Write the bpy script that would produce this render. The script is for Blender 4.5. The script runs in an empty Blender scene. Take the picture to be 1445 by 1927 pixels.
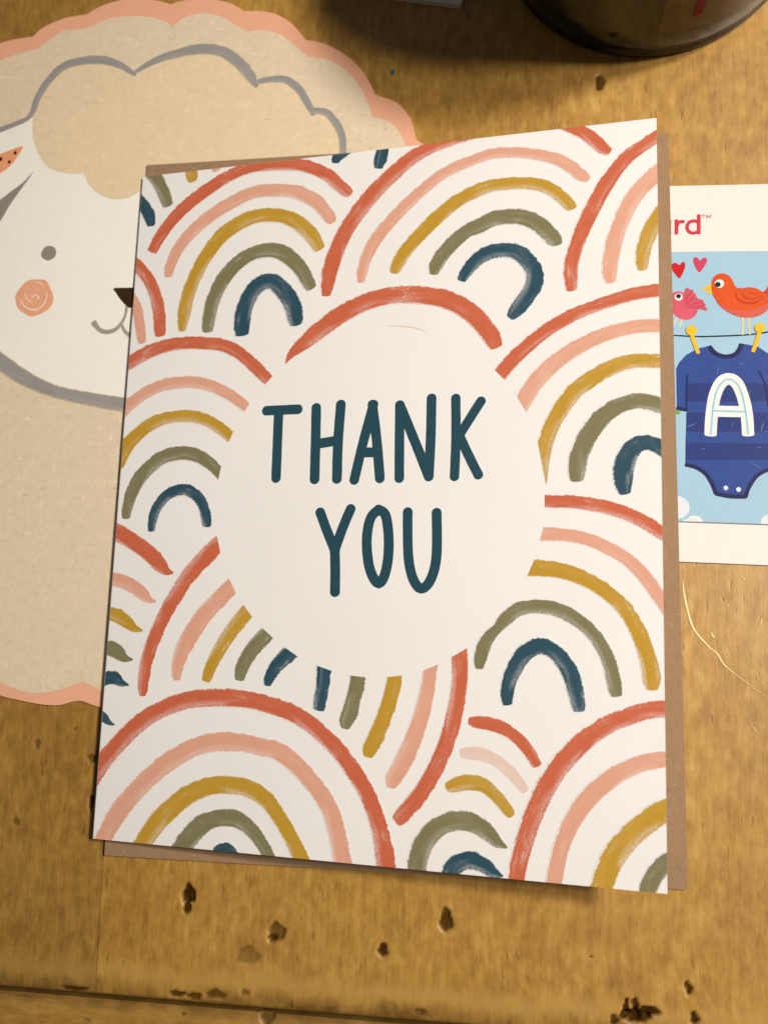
import bpy, bmesh, math, random
import numpy as np
from mathutils import Matrix, Vector, geometry, noise
random.seed(7)
MM = 0.001
sc = bpy.context.scene
COL = sc.collection

# ------------------------------------------------------------------ camera, light, exposure
cam_d = bpy.data.cameras.new('camera'); cam = bpy.data.objects.new('camera', cam_d); COL.objects.link(cam)
cam_d.sensor_fit = 'VERTICAL'; cam_d.sensor_height = 24.0; cam_d.lens = 24.0*1700/1927
cam_d.clip_start = 0.005; cam_d.clip_end = 20
cr, cu, cb = Vector((0.98891728,0.02064707,-0.14702488)), Vector((5.26388e-4,0.98978903,0.14253913)), Vector((0.14846663,-0.1410368,0.9788086))
cam.matrix_world = Matrix(((cr.x,cu.x,cb.x,0.02574549),(cr.y,cu.y,cb.y,-0.02981507),(cr.z,cu.z,cb.z,0.17744787),(0,0,0,1)))
cam_d.dof.use_dof = True; cam_d.dof.focus_distance = 0.172; cam_d.dof.aperture_fstop = cam_d.lens/1.8
sc.camera = cam
w = bpy.data.worlds.new('World'); sc.world = w; w.use_nodes = True
w.node_tree.nodes['Background'].inputs[0].default_value = (1.0,0.91,0.81,1)
w.node_tree.nodes['Background'].inputs[1].default_value = 0.085
def lamp(name, kind, loc, aim, energy, col, size, **k):
    d = bpy.data.lights.new(name, kind); d.energy = energy; d.color = col
    if kind == 'AREA': d.shape = 'DISK'; d.size = size
    else: d.shadow_soft_size = size
    for a, b in k.items(): setattr(d, a, b)
    o = bpy.data.objects.new(name, d); COL.objects.link(o); o.location = loc
    o.rotation_euler = (Vector(aim)-Vector(loc)).to_track_quat('-Z','Y').to_euler(); return o
# two warm room lamps to the right of the table, as the jar's two shadows show
lamp('ceiling_lamp','SPOT',(0.54,0.225,0.69),(0.085,0.020,0),29.5,(1,0.925,0.845),0.055,spot_size=math.radians(37),spot_blend=1.0)
lamp('side_lamp','SPOT',(0.47,0.07,0.56),(0.07,0.03,0),13.0,(1,0.91,0.81),0.040,spot_size=math.radians(52),spot_blend=1.0)
sc.view_settings.view_transform = 'Standard'; sc.view_settings.look = 'None'
sc.view_settings.exposure = 0.0; sc.view_settings.gamma = 1.0; sc.view_settings.use_curve_mapping = False
sc.render.engine = 'CYCLES'

# stroke tables: card-front millimetres from the card centre (x, y, brush width), optional straight trim line
STROKES = [
 ('coral',[(-50.37,52.37,2.72),(-48.85,55.26,3.04),(-46.41,58.67,3.19),(-43.47,61.57,3.33),(-39.6,64.36,3.3),(-35.42,66.8,3.12),(-31.24,68.6,2.93),(-27.64,69.34,2.81),(-24.03,69.29,2.88),(-20.31,68.94,2.84),(-16.74,68.33,2.82),(-13.77,67.1,2.79),(-11.09,65.48,2.76),(-8.7,63.17,2.74),(-6.92,61.53,2.58),(-6.1,60.8,1.86)],None),
 ('blush',[(-46.08,46.31,2.05),(-45.9,48.09,2.68),(-44.65,51.57,2.99),(-42.66,54.4,3.14),(-39.74,57.13,3.28),(-36.2,59.64,3.26),(-32.05,61.77,3.23),(-28.5,63.2,3.05),(-24.92,63.56,3.02),(-21.63,63.27,2.99),(-18.36,62.72,3.11),(-15.37,61.23,3.08),(-12.97,59.54,3.05),(-11.33,57.63,2.89),(-9.97,55.76,2.59),(-9.57,55.09,1.86)],None),
 ('mustard',[(-42.01,33.96,1.85),(-41.79,37.45,3.24),(-41.4,40.64,3.4),(-40.4,44.1,3.4),(-38.94,47.52,3.56),(-37.16,50.63,3.55),(-34.62,53.96,3.69),(-31.71,56.07,3.67),(-28.48,57.54,3.49),(-25.51,58.08,3.31),(-22.53,57.85,3.28),(-19.84,57.14,3.25),(-17.14,55.57,3.37),(-14.71,53.31,3.34),(-13.03,51.15,3.03),(-12.13,49.49,2.59)],None),
 ('olive',[(-36.1,33.45,2.58),(-36.03,35.61,3.19),(-35.51,39.35,3.5),(-34.22,42.75,3.65),(-32.3,45.81,3.64),(-29.74,48.23,3.47),(-26.84,49.74,3.3),(-23.6,50.19,3.42),(-20.63,49.5,3.53),(-17.91,47.53,3.5),(-15.77,45.06,3.18),(-14.21,42.38,3.02),(-13.53,41.19,2.58)],None),
 ('teal',[(-28.27,32.31,3.26),(-28.4,34.55,3.86),(-28.19,37.11,3.87),(-27.19,40.2,4.01),(-25.54,42.38,3.86),(-23.53,43.24,3.69),(-21.75,42.96,3.67),(-19.93,41.39,3.79),(-18.07,38.97,3.91),(-17.04,36.64,3.89),(-16.65,34.64,3.59),(-16.52,33.64,2.73)],None),
 ('olive',[(-53.48,71.88,2.96),(-50.86,69.25,3.09),(-49.03,66.27,3.07),(-47.79,63.69,2.96),(-47.39,62.57,2.56)],None),
 ('teal',[(-55.92,65.76,2.96),(-53.64,63.52,2.77),(-52.18,61.37,2.98),(-51.3,59.45,2.75),(-51.15,58.36,2.1)],None),
 ('mustard',[(-42.6,71.72,3.19),(-42.29,69.54,3.02),(-41.87,67.96,2.7),(-41.79,67.64,2.06)],None),
 ('blush',[(-37.04,71.85,2.83),(-36.58,70.42,2.67),(-36.22,69.62,2.25)],None),
 ('coral',[(-34.29,70.83,0.78),(-32.44,70.77,0.78)],None),
 ('coral',[(-55.0,50.34,2.91),(-52.58,48.03,2.89),(-50.48,45.46,2.87),(-48.8,42.06,3.0),(-47.75,38.43,3.14),(-47.15,34.57,3.06),(-46.99,33.25,2.65)],None),
 ('blush',[(-55.01,42.51,2.57),(-53.01,39.39,2.71),(-52.01,35.62,2.54),(-51.42,32.94,2.37),(-51.17,31.81,1.73)],None),
 ('teal',[(-4.77,72.23,2.88),(-6.73,71.29,3.03),(-8.12,70.13,2.9),(-9.22,69.09,2.56),(-9.48,68.23,1.89)],None),
 ('teal',[(0.49,71.3,2.83),(0.47,69.41,2.97),(0.06,67.42,2.96),(-0.26,66.01,2.12)],None),
 ('olive',[(4.14,70.36,0.67),(6.63,70.41,0.67)],None),
 ('coral',[(-10.27,39.41,2.27),(-10.09,41.79,3.12),(-9.65,44.87,3.69),(-8.66,48.19,3.7),(-7.38,51.5,3.69),(-5.53,54.76,3.69),(-3.39,57.7,3.81),(-0.7,60.87,3.8),(2.27,63.71,3.63),(4.96,65.99,3.48),(7.66,67.84,3.32),(10.63,69.2,3.16),(13.59,69.99,2.99),(17.07,70.85,2.97),(20.26,71.31,2.67)],None),
 ('coral',[(35.43,71.77,2.81),(38.21,70.16,2.91),(40.47,68.64,2.76),(42.45,66.75,2.74),(44.17,64.82,2.47),(45.27,63.95,1.72)],None),
 ('blush',[(-3.04,41.67,1.81),(-2.88,43.48,2.37),(-2.16,46.51,2.65),(-0.61,49.76,2.92),(1.51,52.67,2.91),(4.17,55.52,2.9),(7.09,58.34,2.88),(10.02,60.87,2.73),(13.2,63.07,2.57),(16.39,64.4,2.55),(20.22,65.6,2.39),(23.36,66.27,2.37),(26.75,66.06,2.35),(30.11,65.47,2.32),(33.68,64.36,2.42),(36.21,63.24,2.53),(38.72,61.18,2.5),(40.21,59.65,2.36),(41.4,58.79,1.49)],None),
 ('mustard',[(3.86,43.08,2.05),(4.23,44.16,2.73),(5.52,46.7,3.13),(7.61,49.3,3.12),(10.24,51.99,3.24),(13.12,54.64,3.22),(16.27,56.98,3.07),(20.32,58.78,3.04),(23.19,59.45,2.75),(26.56,59.5,2.72),(29.9,59.2,2.57),(32.7,58.43,2.67),(34.97,57.09,2.65),(36.73,55.28,2.5),(37.98,53.8,2.37),(38.3,53.1,1.99)],None),
 ('olive',[(11.86,42.17,2.0),(12.17,43.65,2.93),(13.58,46.01,3.19),(15.9,48.56,3.18),(18.49,50.52,3.16),(20.44,51.16,3.4),(23.28,52.4,3.38),(26.37,52.65,3.35),(29.45,52.08,3.32),(31.99,50.61,3.29),(34.01,48.54,3.26),(35.26,46.82,2.99),(35.51,46.13,2.24)],None),
 ('teal',[(17.42,40.37,1.96),(18.0,41.54,2.48),(19.4,43.33,2.87),(20.55,44.46,3.12),(22.6,45.51,3.24),(25.17,45.83,3.21),(27.73,45.34,3.31),(29.77,43.68,3.29),(31.16,41.56,3.39),(31.55,39.67,3.51),(31.07,37.59,3.51),(29.58,35.32,3.39),(28.34,33.69,3.27),(27.55,32.82,2.64),(26.97,32.15,1.77)],None),
 ('coral',[(38.36,36.78,2.08),(38.19,38.63,2.7),(38.23,41.52,2.83),(38.97,44.63,2.95),(40.08,47.98,3.08),(41.43,51.05,3.2),(42.91,54.11,3.19),(44.63,57.14,3.18),(46.59,60.15,3.05),(48.8,62.59,2.92),(51.23,64.32,2.78),(53.88,65.88,2.76),(56.04,66.96,2.63)],None),
 ('blush',[(45.5,37.8,1.92),(45.27,39.64,2.88),(45.52,42.75,3.13),(46.26,46.09,3.25),(47.49,49.67,3.25),(48.96,52.96,3.37),(50.66,55.43,3.36),(52.59,57.35,3.47),(54.03,58.52,3.57),(55.94,59.9,3.56)],None),
 ('mustard',[(51.21,39.81,1.89),(51.11,41.5,2.6),(51.49,44.06,2.96),(52.47,46.84,3.07),(53.67,49.07,3.31),(55.35,51.26,3.53)],None),
 ('coral',[(-55.93,26.3,3.5),(-53.82,27.5,3.32),(-50.2,29.35,3.3),(-45.64,30.7,3.1),(-41.06,31.1,2.91),(-36.79,30.82,2.88),(-33.15,30.27,2.85),(-30.11,29.1,2.82),(-27.35,27.25,2.79),(-24.88,25.01,2.77),(-23.04,23.24,2.61),(-21.53,21.78,2.45),(-20.01,20.19,2.43)],[(-21.01,22.87),(-22.37,21.35)]),
 ('blush',[(-55.42,16.26,3.46),(-53.08,18.33,3.13),(-49.82,20.5,2.96),(-45.92,22.05,2.78),(-41.68,22.57,2.74),(-37.43,22.32,2.71),(-33.77,21.22,2.62),(-30.41,19.53,2.51),(-27.97,17.89,2.48),(-26.45,16.72,2.18),(-24.62,15.13,2.17)],[(-25.83,17.11),(-26.63,15.84)]),
 ('mustard',[(-55.15,5.55,4.06),(-53.54,8.63,3.74),(-51.84,10.71,3.42),(-48.94,13.18,3.24),(-45.38,14.76,2.91),(-41.77,15.28,2.73),(-38.15,15.15,2.7),(-34.8,14.11,2.67),(-32.04,12.48,2.59),(-30.2,11.18,2.49),(-28.05,9.47,2.47)],[(-28.86,11.83),(-29.6,10.01)]),
 ('olive',[(-51.98,-5.84,1.99),(-51.87,-4.18,2.61),(-51.2,-1.12,3.07),(-49.62,2.2,3.37),(-47.08,4.95,3.36),(-44.19,6.84,3.18),(-40.62,7.51,3.15),(-37.3,7.09,2.97),(-34.55,5.78,2.8),(-32.39,4.09,2.49),(-30.51,2.14,2.32)],[(-31.18,4.47),(-31.65,1.67)]),
 ('teal',[(-45.88,-8.54,1.75),(-45.89,-6.71,2.18),(-45.24,-4.24,2.43),(-43.54,-1.77,2.59),(-41.35,-0.46,2.57),(-38.88,-0.19,2.56),(-36.76,-1.1,2.54),(-35.01,-2.82,2.44),(-34.05,-5.09,2.43),(-33.61,-6.97,2.34),(-33.56,-7.64,1.94)],None),
 ('coral',[(-18.34,25.4,0.21),(-17.11,27.38,1.92),(-14.87,29.29,3.2),(-11.87,31.63,3.97),(-8.21,34.26,4.18),(-4.71,36.13,4.01),(-1.05,37.5,3.87),(2.93,38.22,3.83),(6.89,38.17,3.78),(10.82,37.65,3.84),(14.39,36.63,3.86),(17.61,34.92,3.81),(20.17,32.79,3.78),(22.4,30.05,3.59),(23.68,28.03,3.41),(24.31,26.55,2.72)],None),
 ('faint',[(2.79,31.96,0.1),(6.42,31.6,0.29),(8.38,31.18,0.26),(10.67,30.28,0.1)],None),
 ('coral',[(23.23,19.07,3.02),(25.09,20.93,3.14),(27.44,23.67,3.0),(30.15,26.25,2.98),(32.86,28.43,2.84),(35.8,30.32,2.82),(38.97,31.93,2.72),(42.12,33.06,2.65),(45.47,34.07,2.58),(49.04,34.97,2.65),(52.57,35.4,2.69),(55.59,35.51,2.66)],[(23.94,22.03),(26.11,19.67)]),
 ('blush',[(28.28,13.46,3.21),(29.62,15.71,3.45),(31.44,18.7,3.44),(33.88,21.4,3.42),(36.79,23.81,3.28),(39.93,25.69,3.13),(43.06,27.17,2.99),(46.15,28.13,2.84),(49.22,28.7,2.77),(52.03,28.78,2.67),(55.49,28.51,2.65)],[(28.25,16.66),(30.13,13.4)]),
 ('mustard',[(32.77,0.04,2.4),(33.23,4.99,2.77),(33.82,7.98,3.02),(34.89,10.95,3.14),(36.45,13.67,3.25),(38.85,16.97,3.36),(41.36,18.88,3.34),(44.22,20.63,3.26),(47.29,21.86,3.05),(50.56,22.27,2.83),(55.4,21.77,2.74)],[(32.04,8.78),(33.56,0.76)]),
 ('olive',[(39.33,0.42,2.47),(39.33,1.89,3.3),(39.68,4.84,3.55),(40.87,7.77,3.66),(42.53,10.45,3.65),(44.89,12.85,3.4),(47.47,14.24,3.14),(50.02,14.71,3.0),(52.32,14.29,2.98),(55.27,13.08,2.83)],None),
 ('teal',[(47.69,-2.09,2.18),(47.41,-0.2,3.44),(47.49,2.22,3.8),(48.32,4.87,3.68),(49.71,6.54,3.33),(51.55,6.98,2.97),(53.36,6.32,2.83),(55.38,4.7,2.7)],None),
 ('coral',[(-55.55,-8.18,4.02),(-53.31,-9.23,3.83),(-50.76,-10.39,3.65),(-47.9,-12.03,3.47),(-45.36,-13.79,3.44),(-43.44,-15.53,3.27),(-41.85,-16.86,1.92),(-40.41,-17.23,0.53)],None),
 ('blush',[(-55.92,-18.36,3.07),(-53.13,-18.74,3.04),(-50.64,-19.38,3.02),(-48.45,-20.43,3.0),(-46.54,-21.75,2.62),(-45.27,-22.74,1.54),(-43.91,-23.04,0.53)],None),
 ('mustard',[(-55.6,-25.63,3.05),(-53.15,-25.76,3.03),(-51.27,-26.53,3.01),(-49.37,-27.68,2.54),(-48.1,-28.53,1.64),(-46.34,-28.94,0.41)],None),
 ('olive',[(-55.59,-32.79,3.33),(-53.17,-32.71,3.31),(-51.29,-33.58,2.99),(-49.86,-34.54,1.79),(-48.14,-34.75,0.42)],None),
 ('teal',[(-55.31,-39.41,3.01),(-53.28,-38.54,2.85),(-51.62,-38.61,2.84),(-50.35,-39.42,1.78),(-48.62,-39.8,0.41)],None),
 ('teal',[(-54.93,-45.67,2.25),(-53.34,-46.64,1.85),(-52.39,-47.31,1.25),(-51.16,-47.77,0.3)],None),
 ('coral',[(-28.91,-9.99,3.72),(-31.1,-11.73,3.74),(-33.55,-14.13,3.76),(-36.53,-17.35,3.64),(-38.64,-20.56,3.5),(-40.74,-24.05,3.37),(-42.52,-27.79,3.23),(-44.01,-31.51,3.09),(-44.92,-34.95,2.94),(-45.27,-38.1,2.79),(-45.32,-40.44,2.4),(-45.29,-41.61,1.61)],[(-31.24,-9.59),(-30.2,-13.32)]),
 ('blush',[(-26.11,-18.69,3.53),(-27.99,-20.41,3.68),(-30.4,-22.8,3.7),(-33.08,-25.73,3.86),(-35.16,-28.91,3.88),(-36.96,-32.09,3.6),(-37.92,-34.97,3.02),(-38.12,-37.05,2.45),(-38.03,-38.21,1.67)],[(-28.07,-18.19),(-26.48,-21.04)]),
 ('mustard',[(-22.74,-23.57,3.2),(-24.32,-25.28,3.35),(-26.41,-27.91,3.22),(-28.22,-30.53,3.09),(-30.0,-33.67,2.82),(-31.23,-36.53,2.54),(-31.74,-38.21,1.92)],[(-24.65,-23.43),(-22.61,-25.81)]),
 ('olive',[(-17.96,-27.57,3.28),(-19.79,-29.27,3.43),(-22.01,-31.63,3.31),(-23.54,-33.97,3.18),(-24.39,-36.03,2.91),(-24.65,-37.68,2.16)],[(-20.62,-27.64),(-17.98,-29.78)]),
 ('teal',[(-13.0,-31.02,3.29),(-14.96,-32.84,3.47),(-16.93,-34.67,2.91),(-17.96,-36.17,2.6),(-18.62,-37.66,2.28),(-18.79,-38.54,1.59)],[(-15.83,-31.25),(-12.75,-33.12)]),
 ('teal',[(-7.43,-33.76,3.23),(-7.54,-36.07,3.01),(-7.68,-38.66,2.82),(-8.04,-40.97,2.82),(-8.28,-42.56,2.39)],[(-9.16,-34.54),(-6.03,-35.44)]),
 ('olive',[(-0.74,-35.24,3.17),(-0.87,-37.53,3.16),(-1.38,-40.11,3.16),(-2.03,-42.68,3.25),(-2.71,-44.69,3.01),(-2.88,-45.69,1.96)],[(-2.37,-36.16),(0.81,-36.38)]),
 ('mustard',[(6.42,-34.98,2.95),(6.14,-37.53,3.04),(5.36,-40.93,3.09),(4.28,-44.06,3.1),(2.92,-47.47,3.25),(1.95,-49.47,2.96),(1.69,-50.6,1.92)],[(4.83,-36.17),(7.8,-35.77)]),
 ('blush',[(13.19,-32.77,2.75),(12.88,-35.86,2.75),(12.21,-40.06,3.03),(11.02,-44.55,3.18),(9.4,-49.04,3.47),(7.76,-52.43,3.48),(6.52,-54.56,3.05),(6.26,-55.75,1.89)],[(11.49,-34.79),(14.31,-33.57)]),
 ('coral',[(18.17,-29.81,3.09),(18.45,-32.87,3.19),(18.45,-37.03,3.12),(17.69,-42.02,3.12),(16.51,-46.72,3.12),(14.9,-50.89,3.12),(12.72,-55.09,3.13),(10.52,-58.21,3.15),(8.57,-60.51,3.02),(7.4,-61.62,2.3)],[(16.72,-32.23),(19.61,-30.46)]),
 ('coral',[(-55.71,-58.89,4.16),(-53.88,-55.96,4.15),(-51.73,-53.26,3.84),(-49.02,-50.28,3.82),(-46.01,-47.43,3.8),(-42.69,-45.08,3.62),(-38.78,-43.23,3.59),(-34.85,-42.03,3.55),(-30.91,-41.52,3.65),(-26.72,-41.34,3.61),(-22.84,-41.49,3.43),(-19.24,-42.08,3.39),(-17.06,-42.54,3.46),(-13.65,-43.53,3.36),(-10.16,-45.21,3.32),(-6.99,-47.46,3.29),(-3.54,-50.49,3.24),(-0.72,-53.79,3.27),(1.47,-56.95,3.24),(3.2,-60.37,3.21),(4.33,-63.53,3.34),(5.16,-66.69,3.61),(5.68,-69.58,3.74),(6.03,-71.41,3.73)],None),
 ('blush',[(-52.81,-71.56,3.8),(-51.05,-68.16,3.79),(-49.27,-65.02,4.07),(-46.9,-61.83,4.05),(-43.97,-58.61,4.03),(-40.74,-55.64,4.0),(-37.2,-53.16,3.97),(-33.38,-51.05,3.79),(-29.81,-49.97,3.76),(-26.22,-49.57,3.86),(-22.64,-49.69,3.54),(-19.34,-50.24,3.51),(-16.64,-50.56,3.59),(-13.22,-52.34,3.55),(-10.34,-54.69,3.51),(-7.47,-57.57,3.48),(-5.22,-60.73,3.53),(-3.89,-64.19,3.57),(-3.01,-67.38,3.61),(-2.31,-70.29,3.68),(-1.94,-72.14,3.67)],None),
 ('mustard',[(-43.94,-71.79,3.99),(-42.34,-68.46,3.98),(-40.28,-65.58,4.11),(-37.38,-62.64,4.08),(-33.9,-59.92,3.91),(-30.38,-58.32,3.6),(-26.83,-57.66,3.57),(-23.27,-57.71,3.53),(-20.24,-58.48,3.5),(-17.74,-59.99,3.33),(-17.15,-60.49,3.26),(-14.85,-63.11,3.08),(-12.86,-66.0,3.05),(-11.21,-68.62,3.18),(-10.21,-70.45,3.32),(-9.36,-72.55,3.31)],None),
 ('olive',[(-35.63,-71.32,4.18),(-33.61,-68.24,4.16),(-31.55,-65.88,4.01),(-29.16,-64.35,3.43),(-26.45,-63.73,3.41),(-23.72,-63.81,3.38),(-21.22,-65.06,3.09),(-19.24,-66.82,2.8),(-17.52,-69.06,2.51),(-16.36,-71.08,2.37)],None),
 ('teal',[(-27.57,-72.07,2.45),(-27.2,-70.12,2.58),(-25.89,-69.34,2.44),(-24.44,-69.88,2.43),(-23.84,-71.74,2.15)],None),
 ('coral',[(20.39,-43.39,1.47),(21.43,-43.48,2.29),(23.33,-43.58,2.48),(25.95,-44.16,2.46),(28.27,-45.3,2.29),(30.28,-47.15,2.27),(31.71,-49.01,2.12),(32.43,-50.35,1.83)],None),
 ('shell',[(19.02,-49.07,1.62),(20.49,-48.98,2.34),(23.12,-49.1,2.47),(25.74,-50.21,2.3),(27.76,-51.75,2.14),(29.48,-53.57,1.98),(30.48,-54.75,1.55)],None),
 ('mustard',[(16.55,-55.23,1.77),(17.81,-54.75,2.64),(20.29,-54.05,2.92),(22.91,-54.29,2.75),(24.65,-55.43,2.44),(26.39,-57.1,2.28),(27.69,-58.65,2.04),(28.12,-59.11,1.42)],None),
 ('olive',[(11.14,-70.94,3.67),(11.49,-68.01,3.74),(12.54,-65.01,3.82),(14.6,-62.45,3.66),(17.38,-61.01,3.66),(19.82,-60.76,3.63),(22.15,-61.27,3.46),(24.18,-62.62,3.01),(25.76,-63.94,2.05),(27.33,-64.68,0.4)],None),
 ('teal',[(16.99,-71.85,3.49),(17.66,-69.06,3.49),(19.37,-67.68,3.33),(21.38,-67.36,3.31),(23.4,-68.0,2.86),(24.84,-68.96,2.22),(26.6,-69.55,0.45)],None),
 ('coral',[(28.67,-71.29,3.08),(29.06,-68.84,3.08),(29.87,-65.01,3.23),(31.23,-60.56,3.36),(32.88,-56.36,3.5),(35.1,-52.1,3.62),(38.14,-48.07,3.6),(41.46,-44.86,3.44),(45.02,-42.48,3.27),(48.55,-40.93,3.1),(51.78,-39.9,2.99),(55.24,-39.52,2.96)],None),
 ('blush',[(35.17,-71.21,2.88),(35.7,-67.98,2.88),(36.52,-64.17,2.89),(38.15,-60.02,3.02),(40.61,-56.07,3.28),(43.61,-52.9,3.25),(46.86,-50.53,3.09),(50.35,-48.83,2.93),(55.12,-47.73,2.75)],None),
 ('mustard',[(42.73,-71.53,3.88),(43.81,-68.29,3.88),(45.16,-65.02,4.01),(47.58,-61.66,3.99),(50.51,-58.79,3.96),(53.16,-56.75,3.93),(55.52,-55.39,3.64)],None),
 ('olive',[(50.37,-71.3,2.87),(51.18,-68.65,3.0),(52.51,-66.2,3.13),(54.09,-64.76,3.11),(55.65,-63.72,3.1)],None),
 ('coral',[(31.74,-3.38,2.54),(34.78,-3.49,2.46),(38.28,-3.58,2.49),(41.75,-4.08,2.58),(44.93,-4.79,2.55),(48.07,-5.91,2.53),(51.17,-7.48,2.5),(53.76,-9.24,2.47),(55.85,-10.6,2.45)],[(33.56,-2.1),(33.57,-4.69)]),
 ('blush',[(31.28,-9.45,2.65),(34.8,-9.51,2.63),(38.29,-9.77,2.47),(41.73,-10.61,2.44),(44.89,-12.11,2.42),(47.77,-13.85,2.39),(50.13,-16.06,2.49),(51.99,-18.5,2.47),(53.37,-20.55,2.45),(55.2,-23.31,2.43)],[(33.41,-8.17),(32.67,-10.99)]),
 ('mustard',[(29.05,-15.61,3.16),(32.83,-15.71,3.13),(36.32,-16.06,2.97),(39.77,-17.16,2.88),(42.69,-18.62,2.78),(45.33,-20.56,2.75),(47.7,-22.97,2.8),(49.33,-25.74,2.82),(50.59,-28.61,2.92),(51.38,-31.46,3.07),(51.81,-33.37,3.28),(51.97,-35.3,3.0),(52.04,-36.25,2.27)],[(31.81,-14.06),(30.33,-17.64)]),
 ('olive',[(22.02,-33.83,1.66),(22.13,-32.45,2.42),(22.61,-30.43,2.68),(23.6,-28.39,2.42),(25.1,-26.71,2.03),(26.86,-24.78,2.66),(28.61,-23.36,2.64),(30.87,-22.68,2.63),(33.36,-22.64,2.61),(35.84,-23.09,2.71),(38.3,-24.16,2.69),(40.73,-25.83,2.54),(42.65,-27.86,2.52),(44.08,-30.26,2.5),(45.02,-32.65,2.49),(45.56,-35.0,2.68),(45.87,-36.65,2.59),(46.03,-37.61,2.13)],None),
 ('teal',[(27.2,-39.99,1.88),(27.04,-38.58,2.46),(27.45,-35.99,2.75),(28.72,-33.08,3.04),(30.44,-30.73,3.17),(32.73,-29.65,3.01),(35.02,-30.3,2.98),(37.0,-32.22,3.1),(38.41,-34.71,3.14),(39.11,-37.21,3.07),(39.53,-39.43,2.72),(39.67,-40.48,2.16)],None),
]
LETTERS = [
 ('t',1.99,[[(-21.93,15.7),(-18.89,15.72),(-15.2,15.71)],[(-19.3,15.47),(-19.22,8.67),(-19.15,1.83)]]),
 ('h',2.0,[[(-11.34,15.86),(-11.15,8.45),(-11.04,1.42)],[(-6.23,16.33),(-6.49,8.65),(-6.43,1.44)],[(-10.61,8.57),(-6.84,9.05)]]),
 ('a',1.95,[[(0.45,16.06),(-1.36,8.5),(-2.9,1.15)],[(0.25,16.07),(1.42,8.43),(2.24,1.38)],[(-0.96,6.56),(1.71,6.49)]]),
 ('n',1.88,[[(5.77,15.76),(5.91,8.62),(6.09,1.32)],[(5.77,15.76),(8.65,9.18),(11.85,1.53)],[(12.02,16.83),(12.05,9.08),(11.85,1.53)]]),
 ('k',1.8,[[(16.73,16.63),(16.91,8.93),(16.78,1.44)],[(21.59,15.86),(19.57,12.63),(17.31,8.92)],[(17.46,9.55),(19.39,5.43),(21.29,1.67)]]),
 ('y',1.96,[[(-9.59,-5.16),(-7.94,-9.01),(-6.22,-12.68)],[(-3.4,-4.55),(-4.85,-8.2),(-6.36,-12.69)],[(-6.28,-12.55),(-6.02,-16.87),(-5.93,-20.56)]]),
 ('o',1.94,[[(2.17,-4.71),(3.51,-5.67),(4.18,-8.5),(4.42,-11.98),(4.22,-15.18),(3.62,-17.7),(2.72,-18.85),(1.65,-17.86),(0.69,-15.6),(0.13,-12.26),(0.12,-9.03),(0.75,-6.19),(2.17,-4.71)]]),
 ('u',1.88,[[(7.94,-5.24),(8.05,-10.11),(8.35,-14.09),(8.97,-16.99),(9.83,-18.81),(10.92,-19.71),(12.23,-18.78),(13.24,-16.42),(13.7,-13.27),(13.65,-8.79),(13.52,-5.42)]]),
]
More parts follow.
